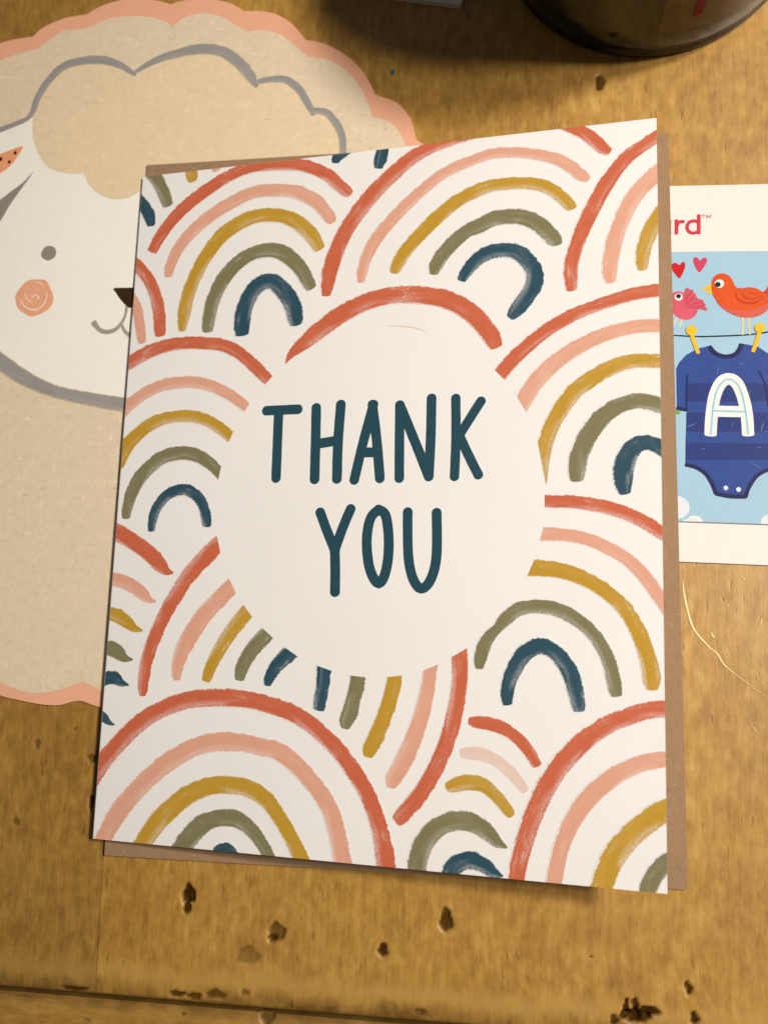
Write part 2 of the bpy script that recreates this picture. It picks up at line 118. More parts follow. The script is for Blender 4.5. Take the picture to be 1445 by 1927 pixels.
# outlines on the table, millimetres
D = {
 'outline':[[(-100.99,97.3),(-98.85,103.17),(-93.73,105.85),(-89.8,106.59),(-85.59,106.9)],[(-85.59,106.9),(-82.74,109.21),(-78.26,110.83),(-74.38,111.29),(-72.43,111.38)],[(-72.43,111.38),(-69.31,113.11),(-65.5,114.09),(-61.66,114.41),(-57.14,113.72),(-52.35,112.08)],[(-52.35,112.08),(-48.86,112.81),(-44.48,112.8),(-38.8,111.22),(-34.99,108.78)],[(-34.99,108.78),(-31.3,108.45),(-27.6,107.33),(-23.87,104.68),(-20.72,100.57)],[(-20.72,100.57),(-16.51,99.32),(-12.29,96.69),(-8.68,93.25),(-6.25,89.32),(-4.91,86.37)],[(-4.91,86.37),(-3.16,85.62),(-0.6,84.45),(1.26,82.6),(2.9,80.16),(3.62,77.68),(4.23,75.22)],[(4.23,75.22),(7.72,72.74),(10.2,69.83),(11.71,66.5),(12.25,62.76),(11.82,58.59)],[(11.82,58.59),(14.77,55.15),(16.57,51.58),(17.25,47.86),(16.81,44.0),(15.27,39.98)],[(15.27,39.98),(17.51,36.27),(18.63,32.64),(18.64,29.07),(17.57,25.54),(15.4,22.05)],[(15.4,22.05),(16.98,18.07),(17.45,14.35),(16.84,10.88),(15.14,7.64),(12.37,4.63)],[(12.37,4.63),(13.3,0.36),(13.15,-3.46),(11.93,-6.86),(9.62,-9.85),(6.23,-12.43)],[(6.23,-12.43),(6.08,-16.72),(4.97,-20.33),(2.92,-23.27),(-0.09,-25.57),(-4.07,-27.22)],[(-4.07,-27.22),(-5.52,-30.84),(-7.6,-33.6),(-10.32,-35.53),(-13.68,-36.61),(-17.71,-36.86)],[(-17.71,-36.86),(-19.86,-39.91),(-22.43,-42.04),(-25.42,-43.27),(-28.84,-43.58),(-32.71,-42.98)],[(-32.71,-42.98),(-35.19,-45.2),(-37.85,-46.57),(-40.71,-47.08),(-43.77,-46.73),(-47.04,-45.52)],[(-47.04,-45.52),(-51.52,-46.19),(-56.12,-45.28),(-58.24,-44.5),(-60.46,-43.93),(-62.47,-43.25)],[(-62.47,-43.25),(-64.54,-43.42),(-67.61,-44.26),(-71.7,-44.17),(-76.59,-43.46),(-80.81,-42.61),(-85.8,-40.25)],[(-85.8,-40.25),(-89.73,-39.68),(-93.02,-38.39),(-95.66,-36.36),(-97.64,-33.59),(-98.96,-30.07)],[(-98.96,-30.07),(-103.01,-27.93),(-106.03,-25.29),(-108.0,-22.14),(-108.9,-18.47),(-108.73,-14.29)],[(-108.73,-14.29),(-112.81,-11.28),(-115.65,-7.9),(-117.23,-4.14),(-117.54,-0.02),(-116.56,4.46)],[(-116.56,4.46),(-120.34,8.25),(-122.75,12.23),(-123.76,16.37),(-123.35,20.67),(-121.51,25.12)],[(-121.51,25.12),(-124.5,29.28),(-126.13,33.37),(-126.38,37.38),(-125.25,41.31),(-122.72,45.14)],[(-122.72,45.14),(-125.03,49.9),(-125.92,54.34),(-125.39,58.44),(-123.42,62.18),(-120.01,65.55)],[(-120.01,65.55),(-121.21,70.35),(-121.12,74.57),(-119.74,78.18),(-117.08,81.16),(-113.13,83.51)],[(-113.13,83.51),(-112.8,88.12),(-111.41,91.81),(-108.98,94.58),(-105.5,96.41),(-100.99,97.3)]],
 'fleece':[[(-100.62,93.26),(-97.13,99.0),(-93.34,101.38),(-88.17,102.96),(-84.26,103.58)],[(-84.26,103.58),(-81.15,105.72),(-78.03,107.72),(-74.12,107.79),(-71.29,108.07)],[(-71.29,108.07),(-67.78,109.63),(-63.3,110.02),(-58.8,109.62),(-54.28,108.29),(-51.66,106.48)],[(-51.66,106.48),(-48.64,108.58),(-44.29,109.1),(-40.5,107.98),(-37.32,105.87),(-34.15,103.65)],[(-34.15,103.65),(-29.88,103.66),(-26.19,102.06),(-22.46,98.8),(-19.99,96.44)],[(-19.99,96.44),(-15.8,95.46),(-11.59,92.61),(-8.57,88.88),(-6.37,84.38),(-5.49,81.24)],[(-5.49,81.24),(-2.94,80.45),(-0.85,79.08),(1.15,76.15),(2.11,73.43)],[(2.11,73.43),(5.12,71.2),(7.26,68.61),(8.53,65.68),(8.94,62.4),(8.5,58.77)],[(8.5,58.77),(11.42,55.29),(13.2,51.69),(13.85,47.97),(13.37,44.11),(11.79,40.11)],[(11.79,40.11),(14.05,36.39),(15.19,32.75),(15.21,29.16),(14.14,25.62),(11.98,22.12)],[(11.98,22.12),(13.61,18.16),(14.14,14.45),(13.57,10.96),(11.92,7.7),(9.18,4.65)],[(9.18,4.65),(9.99,0.59),(9.78,-3.03),(8.55,-6.23),(6.31,-9.01),(3.04,-11.39)],[(3.04,-11.39),(2.82,-15.15),(1.79,-18.28),(-0.07,-20.82),(-2.76,-22.77),(-6.28,-24.13)],[(-6.28,-24.13),(-7.59,-27.53),(-9.51,-30.13),(-12.02,-31.95),(-15.16,-32.99),(-18.92,-33.25)],[(-18.92,-33.25),(-20.87,-36.17),(-23.23,-38.24),(-26.01,-39.46),(-29.23,-39.83),(-32.88,-39.34)],[(-32.88,-39.34),(-35.34,-41.61),(-37.99,-43.02),(-40.86,-43.56),(-43.94,-43.25),(-47.25,-42.06)],[(-47.25,-42.06),(-51.74,-42.61),(-56.35,-41.9),(-59.89,-40.51),(-62.75,-39.31)],[(-62.75,-39.31),(-65.91,-40.57),(-69.1,-41.52),(-72.23,-41.93),(-75.55,-41.7),(-78.46,-40.92),(-81.03,-40.02),(-84.8,-38.04)],[(-84.8,-38.04),(-88.59,-37.21),(-91.69,-35.72),(-94.09,-33.56),(-95.79,-30.73),(-96.78,-27.23)],[(-96.78,-27.23),(-100.52,-25.23),(-103.3,-22.76),(-105.11,-19.83),(-105.93,-16.42),(-105.76,-12.55)],[(-105.76,-12.55),(-109.55,-9.71),(-112.2,-6.54),(-113.66,-3.02),(-113.93,0.84),(-113.0,5.03)],[(-113.0,5.03),(-116.61,8.73),(-118.89,12.59),(-119.82,16.6),(-119.37,20.75),(-117.55,25.03)],[(-117.55,25.03),(-120.4,29.05),(-121.95,33.0),(-122.18,36.88),(-121.07,40.67),(-118.62,44.35)],[(-118.62,44.35),(-120.77,48.79),(-121.61,52.92),(-121.12,56.75),(-119.3,60.25),(-116.14,63.4)],[(-116.14,63.4),(-117.29,67.8),(-117.26,71.67),(-116.05,75.01),(-113.65,77.79),(-110.07,80.01)],[(-110.07,80.01),(-110.14,84.14),(-109.23,87.54),(-107.33,90.2),(-104.46,92.11),(-100.62,93.26)]],
 'face':[(-111.22,78.11),(-99.6,82.35),(-91.81,83.79),(-87.96,84.7),(-84.2,86.53),(-79.2,89.05),(-60.05,88.95),(-38.76,84.22),(-33.43,73.24),(-25.7,58.16),(-27.38,41.57),(-34.91,27.8),(-46.21,19.95),(-57.45,19.36),(-65.0,20.56),(-72.56,22.25),(-78.03,24.38),(-82.47,26.88),(-87.14,30.13),(-92.68,35.4),(-98.65,44.24),(-101.04,55.63),(-116.2,61.47)],
 'lock':[[(-83.8,86.5),(-83.59,88.71),(-82.68,91.92),(-80.97,95.08),(-77.35,98.76),(-73.53,99.64),(-68.38,99.62),(-63.8,98.06),(-60.22,95.69)],[(-60.22,95.69),(-56.82,97.76),(-53.12,99.02),(-48.18,100.05),(-43.84,100.33),(-39.47,99.19),(-35.66,96.31),(-32.46,92.61),(-31.55,91.02)],[(-31.55,91.02),(-28.19,91.65),(-24.58,91.24),(-21.51,88.61),(-19.6,84.72),(-18.37,83.14)],[(-18.37,83.14),(-15.77,82.96),(-13.59,80.58),(-11.76,77.38),(-11.54,73.7)],[(-11.54,73.7),(-14.33,65.98),(-23.49,61.66),(-35.38,63.52),(-40.37,67.48)],[(-40.37,67.48),(-43.71,62.13),(-49.79,62.46),(-53.73,67.01)],[(-53.73,67.01),(-56.35,67.53)],[(-56.35,67.53),(-58.01,66.5),(-59.95,65.74),(-62.67,65.64),(-65.48,66.54),(-67.85,68.19),(-69.5,70.17),(-70.4,72.25)],[(-70.4,72.25),(-73.19,72.29),(-75.38,72.68),(-78.4,73.75),(-80.48,75.67),(-82.11,78.35),(-83.23,81.0),(-83.72,83.89),(-83.8,86.5)]],
 'gray':[[(-99.53,81.56,1.74),(-95.68,82.87,1.6),(-91.83,84.05,1.46),(-88.13,85.24,1.32),(-85.1,86.46,1.31),(-83.82,88.33,1.57),(-83.02,91.29,1.84),(-80.97,95.08,1.97),(-77.34,98.62,2.23),(-73.53,99.64,2.22),(-68.38,99.62,2.2),(-63.8,98.06,1.8),(-59.69,95.26,0.89)],[(-60.46,95.45,0.76),(-56.81,97.63,1.52),(-53.12,99.02,2.02),(-48.18,100.05,2.51),(-43.84,100.33,2.74),(-39.47,99.19,2.72),(-35.66,96.31,2.7),(-32.84,92.9,2.44),(-31.27,90.24,0.97)],[(-32.52,91.09,1.09),(-28.19,91.65,1.57),(-24.58,91.24,1.8),(-21.51,88.61,1.79),(-19.62,85.35,1.66),(-18.12,82.75,1.42)],[(-18.85,83.67,1.3),(-15.78,83.08,1.65),(-13.6,80.83,1.76),(-11.87,77.39,1.75),(-11.52,73.09,1.51)],[(-95.36,36.71,3.6),(-91.15,32.55,3.57),(-87.08,29.4,3.54),(-82.42,26.28,3.5),(-77.99,23.91,3.1),(-72.53,21.89,2.7),(-64.97,20.21,2.91),(-57.42,18.89,3.11),(-49.65,18.29,3.07)]],
 'wedge':[(-82.6,73.24),(-84.86,70.94),(-87.9,68.69),(-90.34,66.91),(-98.95,61.24),(-100.31,48.05),(-94.5,55.33),(-89.88,61.55),(-87.64,65.62),(-85.12,69.42)],
 'ear':[(-85.71,79.61),(-88.77,78.9),(-91.31,78.03),(-98.96,75.39),(-103.6,68.54),(-97.19,70.5),(-90.9,73.35),(-88.44,75.01),(-86.92,76.98)],
 'eardots':[(-87.41,78.17,0.85),(-90.95,76.84,1.05),(-88.66,76.05,0.79),(-94.27,74.46,0.92),(-96.01,71.98,0.79)],
 'eye':[(-77.42,53.74,3.55)],
 'cheek':[(-79.95,43.54,8.71)],
 'swirl':[[(-83.22,43.15,0.18),(-82.22,41.62,0.31),(-80.19,40.71,0.35),(-78.27,41.19,0.3),(-77.11,42.92,0.26),(-77.11,44.61,0.17)],[(-82.27,44.81,0.18),(-81.71,43.3,0.26),(-80.54,42.41,0.26)],[(-80.27,47.08,0.13),(-78.72,46.8,0.22),(-77.98,45.71,0.17)],[(-80.61,43.26,0.17),(-79.81,44.08,0.35),(-78.89,43.49,0.31),(-79.5,42.92,0.17)]],
 'nose':[(-61.54,44.91),(-59.1,44.93),(-55.8,44.8),(-54.18,44.02),(-55.61,41.67),(-56.88,40.63),(-57.84,40.43),(-59.78,42.3),(-60.86,43.79)],
 'mouth':[[(-58.29,40.77,0.76),(-58.46,38.9,0.67),(-59.19,37.06,0.84),(-60.56,35.57,1.01),(-62.64,35.1,1.1),(-64.37,35.78,1.1),(-65.67,37.4,1.45)],[(-59.31,37.07,0.59),(-58.44,35.26,0.84),(-56.9,34.1,1.0),(-55.03,34.25,1.0)]],
 'gcorner':[(55.83,61.69),(74.39,60.96),(71.57,-14.62),(55.61,-14.15),(65.21,12.5)],
 'panel':[(56.31,47.48),(73.86,46.91),(71.86,-6.82),(55.9,-6.34)],
 'gr':[[(56.62,51.66,0.72),(56.68,54.22,0.72),(56.69,54.64,0.72)],[(56.65,53.06,0.64),(57.06,53.97,0.68),(57.6,54.22,0.68),(58.17,54.19,0.64)]],
 'gd':[[(60.89,51.5,0.72),(60.95,53.77,0.72),(61.0,55.45,0.72)],[(60.77,54.01,0.67),(60.03,54.24,0.68),(59.14,53.98,0.68),(58.69,53.03,0.68),(59.02,52.06,0.68),(59.86,51.69,0.67),(60.67,51.93,0.67)]],
 'ga':[[(55.29,51.84,0.64),(55.34,54.29,0.64)],[(55.58,54.28,0.68),(54.84,54.5,0.68),(54.08,54.24,0.68),(53.64,53.28,0.68),(53.98,52.3,0.68),(54.78,51.94,0.68),(55.53,52.18,0.68)]],
 'tm':[[(61.54,55.42,0.11),(62.22,55.38,0.11)],[(61.88,55.4,0.11),(61.86,54.75,0.11)],[(62.45,54.67,0.11),(62.51,55.37,0.11)],[(62.51,55.37,0.11),(62.83,54.84,0.11)],[(62.83,54.84,0.11),(63.19,55.33,0.11)],[(63.19,55.33,0.11),(63.21,54.63,0.11)]],
 'heart_red':[(56.99,45.12),(56.43,45.61),(55.69,45.46),(55.46,44.55),(55.96,43.61),(56.92,42.37),(57.69,43.53),(58.14,44.89),(58.02,45.63),(57.49,45.66)],
 'heart_pink':[(60.97,45.92),(60.46,46.56),(59.79,46.54),(59.7,45.63),(60.09,44.46),(60.79,43.45),(61.66,44.51),(62.23,45.52),(62.21,46.32),(61.61,46.46)],
 'pbird':[(55.22,39.06),(56.08,39.59),(56.92,39.68),(57.85,39.18),(58.57,38.47),(59.8,37.52),(60.28,36.14),(59.93,34.8),(58.87,33.93),(57.61,33.8),(56.37,34.36),(55.56,35.4),(55.07,37.01)],
 'pwing':[(57.7,37.37),(57.7,38.96),(58.09,40.2),(58.51,40.34),(58.92,39.94),(59.48,39.92),(59.55,39.35),(59.94,38.99),(60.23,38.19),(61.26,37.69),(61.49,37.12),(61.85,36.65),(61.64,36.32),(62.04,35.97),(61.93,35.52),(61.0,35.78),(59.96,35.93),(58.51,36.21)],
 'pfeather':[[(57.91,37.48,0.08),(58.57,38.7,0.17),(59.01,39.37,0.1)],[(57.9,36.8,0.08),(58.97,37.78,0.17),(59.61,38.44,0.1)],[(58.09,36.34,0.08),(59.57,36.96,0.17),(60.83,37.37,0.1)],[(58.51,36.09,0.08),(60.18,36.37,0.15),(61.43,36.51,0.08)]],
 'pleg':[[(56.47,34.24,0.25),(55.93,33.58,0.21),(55.71,32.91,0.19)],[(57.3,33.99,0.25),(56.97,33.09,0.23),(56.74,32.31,0.21)]],
 'peye':[(56.72,38.5,1.51),(56.69,38.66,0.92)],
 'obird':[(62.98,40.92),(63.26,42.05),(64.01,42.86),(65.16,43.04),(66.29,42.54),(66.98,41.44),(67.55,40.17),(68.57,39.86),(70.02,40.01),(71.45,39.68),(72.55,38.96),(73.28,39.5),(73.83,40.6),(75.2,41.56),(75.99,40.96),(75.3,38.97),(74.63,37.42),(73.66,35.89),(72.49,34.59),(70.63,33.87),(68.38,33.95),(66.35,34.8),(64.54,36.33),(63.36,38.3),(62.98,39.67)],
 'otail':[(72.64,38.8),(73.28,39.61),(73.83,40.6),(75.2,41.56),(75.99,40.96),(75.31,39.19),(74.26,38.33),(73.44,38.37)],
 'obelly':[(64.04,37.03),(65.57,36.07),(68.01,35.31),(70.47,35.33),(72.55,36.16),(73.69,36.79),(73.33,35.41),(72.38,34.55),(70.63,33.92),(68.38,34.0),(66.35,34.85),(64.74,36.1)],
 'owing':[[(67.41,38.82,0.16),(67.88,37.56,0.33),(69.5,36.76,0.41),(71.35,36.98,0.33),(72.61,37.95,0.16)],[(68.54,38.78,0.1),(69.33,37.85,0.25),(70.76,37.57,0.25),(72.21,38.3,0.12)],[(69.99,39.06,0.08),(70.79,38.65,0.18),(71.83,38.88,0.08)]],
 'obeak':[[(63.12,41.03),(61.96,40.5),(60.9,39.86),(61.94,39.66),(63.14,39.48)],[(63.08,39.55),(62.45,39.39),(61.89,39.21),(62.44,38.83),(63.07,39.03)]],
 'oeye':[(64.49,40.93,1.74),(64.18,40.76,1.04)],
 'oleg':[[(68.59,34.06,0.31),(68.56,32.04,0.27),(68.46,30.38,0.27)],[(69.71,34.02,0.31),(69.7,32.01,0.27),(69.85,30.4,0.26)]],
 'rope':[(53.36,30.95,0.27),(55.86,30.65,0.27),(61.05,30.27,0.29),(67.23,30.3,0.29),(70.3,30.43,0.28),(73.26,30.83,0.28),(76.42,31.35,0.28),(78.05,31.74,0.28)],
 'pin':[([(58.91,31.57,2.04)],[(58.89,31.01,0.79),(59.46,28.97,0.79),(60.09,26.9,0.74)]),([(71.67,31.68,1.99)],[(71.58,30.83,0.77),(70.96,28.86,0.77),(70.24,26.93,0.73)])],
 'suit':[(62.08,28.34),(59.95,27.84),(57.85,26.64),(56.51,25.14),(55.91,23.91),(55.85,15.89),(55.97,15.61),(57.71,15.28),(57.31,9.72),(57.13,4.53),(59.3,3.97),(61.04,2.67),(62.2,0.66),(62.6,-1.02),(65.19,-1.56),(67.98,-1.83),(68.74,0.23),(70.32,2.48),(72.47,3.66),(72.82,9.52),(72.89,14.91),(74.65,15.15),(75.1,23.43),(74.53,24.81),(73.2,26.36),(71.23,27.93),(68.4,28.63),(68.02,27.06),(66.97,26.12),(65.3,25.94),(63.65,26.48)],
 'stripe':[[(57.96,20.81),(65.65,20.91),(72.85,20.48),(72.85,17.07),(65.53,17.08),(57.76,17.31)],[(57.6,15.04),(65.47,15.09),(72.81,14.77),(72.71,11.27),(65.34,11.19),(57.46,11.3)],[(57.32,9.12),(65.27,8.95),(72.66,8.78),(72.55,5.65),(65.17,5.64),(57.21,5.79)]],
 'trim':[[(62.23,28.19,0.88),(63.02,27.06,0.87),(64.03,26.39,0.87),(65.3,26.08,0.87),(66.72,26.37,0.87),(67.64,27.21,0.87),(68.19,28.49,0.87)],[(55.85,16.03,0.67),(56.8,15.79,0.67),(57.72,15.61,0.67)],[(57.19,4.85,0.71),(59.31,4.16,0.71),(60.92,2.89,0.71),(62.0,0.93,0.71),(62.58,-0.75,0.75)],[(62.58,-0.8,0.8),(65.2,-1.34,0.8),(67.94,-1.4,0.8)],[(67.94,-1.48,0.75),(68.62,0.37,0.7),(70.2,2.61,0.7),(72.48,3.87,0.69)],[(57.95,22.61,0.26),(57.71,19.29,0.26),(57.61,15.45,0.21)],[(71.18,23.11,0.25),(72.22,20.35,0.25),(72.68,15.99,0.2)]],
 'A':[[(61.91,10.66,2.29),(62.29,15.09,2.29),(63.03,18.63,2.3),(64.25,20.94,2.35),(65.62,21.6,2.34),(66.92,20.88,2.34),(67.87,18.81,2.28),(68.63,14.98,2.27),(68.8,10.57,2.26)],[(62.93,15.22,2.19),(67.74,15.05,2.17)]],
 'Ain':[[(62.03,10.69,0.3),(62.42,15.09,0.31),(63.16,18.77,0.31),(64.25,20.81,0.31),(65.62,21.54,0.31),(66.87,20.88,0.3),(67.82,18.95,0.3),(68.5,14.98,0.3),(68.8,10.6,0.3)],[(62.42,15.36,0.31),(68.38,15.04,0.3)]],
 'snap':[(64.4,0.25,0.85),(66.71,-0.05,0.9)],
 'nicks':[[(57.74,12.22,0.08),(58.51,12.56,0.18),(59.24,12.96,0.08)],[(71.13,11.16,0.1),(71.41,12.1,0.25),(71.64,12.77,0.1)],[(71.88,11.15,0.07),(72.32,11.01,0.17)],[(65.75,11.91,0.08),(66.16,12.99,0.15)],[(68.92,5.29,0.07),(69.89,4.61,0.12),(70.87,3.94,0.07)],[(60.23,7.92,0.1),(60.68,7.89,0.23)],[(70.39,8.08,0.1),(70.89,7.99,0.22)],[(69.25,18.51,0.08),(69.53,19.32,0.13)],[(63.4,22.48,0.05),(63.84,24.12,0.1)],[(67.81,24.71,0.1),(68.31,24.42,0.18)]],
 'cloud':[(55.56,-3.45,4.31),(56.99,-6.9,2.27),(58.51,-6.63,3.27),(72.1,-6.35,3.2),(73.72,-5.83,3.93)],
 'leafbit':[(56.01,15.2,1.03)],
 'dents':[(-38.1,-79.55,1.4,1.84,0.5,1.0,0.0),(-38.31,-81.73,0.76,1.73,0.4,1.0,0.0),(-20.27,-85.46,1.67,1.78,0.5,0.75,0.0),(-21.07,-86.57,0.94,0.63,0.3,1.0,0.0),(-25.65,-89.95,2.31,1.68,0.12,0.42,0.0),(12.11,-81.2,1.19,2.18,0.5,0.95,0.0),(0.31,-87.24,0.91,1.31,0.4,1.0,0.0),(38.51,-85.75,0.33,0.33,0.2,0.8,0.0),(55.38,-89.95,0.64,1.28,0.4,0.95,0.2),(44.46,-94.06,0.56,1.67,0.5,1.0,-0.1),(46.31,-93.92,0.65,1.76,0.5,1.0,0.35),(48.51,-94.38,1.75,0.92,0.6,1.0,0.0),(42.39,-96.36,0.84,1.02,0.5,0.9,0.0),(46.56,-95.5,2.4,0.83,0.6,1.0,0.0),(45.18,-95.34,1.85,1.11,0.6,1.0,0.0),(56.25,-94.93,0.73,1.18,0.5,1.0,0.2),(42.19,85.85,0.97,1.83,0.3,0.85,0.0),(-71.87,-52.21,0.58,1.05,0.2,0.6,0.0),(-59.79,-54.59,1.14,0.91,0.3,0.7,0.0),(-59.41,-63.2,0.68,1.58,0.3,0.9,0.0),(-75.38,-67.58,0.69,0.81,0.2,0.6,0.0),(-63.88,-48.85,0.29,0.29,0.1,0.7,0.0),(-39.58,-97.95,1.71,0.64,0.3,0.9,0.0),(-36.04,-98.17,1.49,0.74,0.3,0.9,0.0),(-31.84,-97.47,2.11,0.84,0.3,0.8,0.0),(-26.09,-96.76,0.84,0.63,0.3,0.7,0.0),(-60.45,-98.61,2.87,0.55,0.3,0.9,0.0),(7.48,-97.6,1.18,0.59,0.3,0.8,0.0),(-21.56,-100.48,1.45,1.76,0.5,0.7,0.0),(-38.0,-101.46,0.32,0.43,0.2,0.8,0.0),(2.01,-96.91,0.9,0.6,0.1,0.3,0.0)],
 'scratch':[[(56.29,-17.33,0.19),(56.16,-18.64,0.48),(56.65,-22.13,0.58),(57.52,-25.59,0.58),(58.62,-27.55,0.48),(60.75,-29.96,0.43),(61.95,-30.91,0.47),(63.21,-33.03,0.38),(65.78,-35.2,0.23),(68.51,-37.34,0.19),(70.77,-38.9,0.09)],[(60.93,-27.01,0.29),(61.2,-27.6,0.48),(61.56,-27.98,0.29)],[(66.93,-42.56,0.09),(68.07,-44.42,0.23),(68.95,-45.63,0.09)],[(70.11,-23.9,0.14),(69.88,-25.08,0.38),(69.67,-25.67,0.14)],[(66.96,-16.62,0.19),(67.14,-17.01,0.38),(67.32,-17.31,0.19)],[(63.95,-21.62,0.14),(64.12,-22.02,0.33),(64.4,-22.21,0.14)]],
 'fleck':[(-1.37,91.57,1.05)],
 'book':[(13.35,105.25),(5.32,107.12)],
 'booktab':[(13.26,106.21),(5.18,108.09)],
 'jar':(52.57,120.72,28.93),
}

# ------------------------------------------------------------------ material helpers
class NT:
    def __init__(s, name):
        s.m = bpy.data.materials.new(name); s.m.use_nodes = True; s.t = s.m.node_tree
        s.b = s.t.nodes['Principled BSDF']
    def n(s, typ, ins=None, **k):
        x = s.t.nodes.new(typ)
        for a, b in k.items(): setattr(x, a, b)
        for a, b in (ins or {}).items(): s.set(x.inputs[a], b)
        return x
    def set(s, sock, v):
        if isinstance(v, bpy.types.NodeSocket): s.t.links.new(v, sock)
        elif isinstance(v, (tuple, list)) and len(v) == 3 and sock.type == 'RGBA': sock.default_value = (*v, 1)
        else: sock.default_value = v
    def math(s, op, a, b=0.0, c=0.0, clamp=False):
        x = s.n('ShaderNodeMath', operation=op, use_clamp=clamp); s.set(x.inputs[0], a); s.set(x.inputs[1], b); s.set(x.inputs[2], c); return x.outputs[0]
    def mix(s, f, a, b, mode='MIX'):
        x = s.n('ShaderNodeMix', data_type='RGBA', blend_type=mode); s.set(x.inputs[0], f); s.set(x.inputs[6], a); s.set(x.inputs[7], b); return x.outputs[2]
    def ramp(s, v, a, b):
        x = s.n('ShaderNodeMapRange', interpolation_type='SMOOTHSTEP'); s.set(x.inputs[0], v); x.inputs[1].default_value = a; x.inputs[2].default_value = b; return x.outputs[0]
    def coord(s, which='Object'): return s.n('ShaderNodeTexCoord').outputs[which]
    def mapping(s, v, scale=(1,1,1), loc=(0,0,0), rot=0.0):
        x = s.n('ShaderNodeMapping'); s.set(x.inputs[0], v); x.inputs[1].default_value = loc; x.inputs[2].default_value = (0,0,rot); x.inputs[3].default_value = scale; return x.outputs[0]
    def noise(s, v, scale, detail=2.0, rough=0.5):
        return s.n('ShaderNodeTexNoise', {'Vector': v, 'Scale': scale, 'Detail': detail, 'Roughness': rough}).outputs[0]
    def bump(s, h, strength, dist):
        x = s.n('ShaderNodeBump', {'Height': h, 'Strength': strength, 'Distance': dist}); s.set(s.b.inputs['Normal'], x.outputs[0])
    def out(s, base=None, rough=None, spec=None, **k):
        if base is not None: s.set(s.b.inputs['Base Color'], base)
        if rough is not None: s.set(s.b.inputs['Roughness'], rough)
        if spec is not None: s.b.inputs['Specular IOR Level'].default_value = spec
        for a, b in k.items(): s.set(s.b.inputs[a.replace('_',' ')], b)
        return s.m

PAPER = (0.80,0.79,0.775)
def paper(name, col, speck=0.05, fibre=0.0, rough=0.62, grain=900, spec=0.25):
    t = NT(name); c = t.coord()
    n = t.noise(c, grain, 3); big = t.noise(c, 60, 2)
    f = t.math('MULTIPLY_ADD', n, speck*2, 1-speck)
    f = t.math('MULTIPLY', f, t.math('MULTIPLY_ADD', big, 0.06, 0.97))
    base = t.mix(1.0, col, t.n('ShaderNodeCombineColor', {0: f, 1: f, 2: f}).outputs[0], 'MULTIPLY')
    if fibre:
        a = t.noise(t.mapping(c, (1,0.3,1), rot=.6), 1300, 3, .6); b = t.noise(t.mapping(c, (.34,1,1), rot=-.35), 1100, 3, .6)
        lo = t.math('MINIMUM', a, b); hi = t.math('MAXIMUM', a, b)
        base = t.mix(t.math('MULTIPLY', t.ramp(hi, .60, .74), fibre), base, tuple(min(1,k*1.35+.05) for k in col))
        base = t.mix(t.math('MULTIPLY', t.ramp(t.math('SUBTRACT', 1, lo), .62, .75), fibre), base, tuple(k*.55 for k in col))
        base = t.mix(t.math('MULTIPLY', t.ramp(t.noise(c, 1000, 2), .72, .78), fibre), base, tuple(k*.35 for k in col))
    t.bump(t.noise(c, 2200, 2), 0.12, 0.00006)
    return t.out(base, rough, spec)

def paint(name, col, under=PAPER, dry=0.55):
    """dry-brush paint print: UV x runs along the stroke (mm), UV y across it (-1..1 stored as 0..1)"""
    t = NT(name); uv = t.coord('UV'); s = t.n('ShaderNodeSeparateXYZ', {0: uv}); oc = t.coord()
    across = t.math('ABSOLUTE', t.math('MULTIPLY_ADD', s.outputs[1], 2.0, -1.0))
    rnd = t.n('ShaderNodeObjectInfo').outputs['Random']
    along = t.n('ShaderNodeCombineXYZ', {0: t.math('MULTIPLY_ADD', rnd, 91.0, t.math('MULTIPLY', s.outputs[0], 0.22)), 1: t.math('MULTIPLY', s.outputs[1], 3.6), 2: rnd}).outputs[0]
    streak = t.noise(along, 1.6, 3, 0.6)
    wet = t.noise(t.n('ShaderNodeCombineXYZ', {0: t.math('MULTIPLY_ADD', rnd, 57.0, t.math('MULTIPLY', s.outputs[0], 0.09)), 1: t.math('MULTIPLY', s.outputs[1], 1.6), 2: rnd}).outputs[0], 1.5, 1)
    fine = t.noise(oc, 3600, 3, 0.65); mid = t.noise(oc, 700, 2)
    # worn, lighter bristle bands
    d = t.math('MULTIPLY', t.ramp(streak, .50, .74), t.ramp(wet, .50, .68))
    d = t.math('MULTIPLY', d, t.math('MULTIPLY_ADD', t.ramp(fine, .42, .58), .85, .15))
    body = t.mix(t.math('MULTIPLY', mid, .35), col, tuple(k*.78 for k in col))
    body = t.mix(t.math('MULTIPLY', t.ramp(wet,.35,.7), .16), body, tuple(min(1,k*1.1+.08) for k in col))
    fl = t.math('MULTIPLY', t.math('SUBTRACT', 1.0, t.ramp(s.outputs[1], .12, .50)), t.ramp(wet, .42, .62))
    fl = t.math('MULTIPLY', fl, t.math('MULTIPLY_ADD', t.ramp(fine, .40, .62), .6, .18))
    c = t.mix(t.math('MULTIPLY', t.math('MAXIMUM', d, fl), dry), body, under)
    # rough edge: the paper shows through, more on one flank of the brush
    e = t.math('ADD', across, t.math('MULTIPLY_ADD', fine, .40, -.20))
    e = t.math('ADD', e, t.math('MULTIPLY', t.math('MULTIPLY_ADD', mid, .40, -.16), t.ramp(s.outputs[1], .55, .95)))
    c = t.mix(t.ramp(e, .84, 1.0), c, under)
    t.bump(fine, 0.05, 0.00005)
    return t.out(c, 0.6, 0.25)

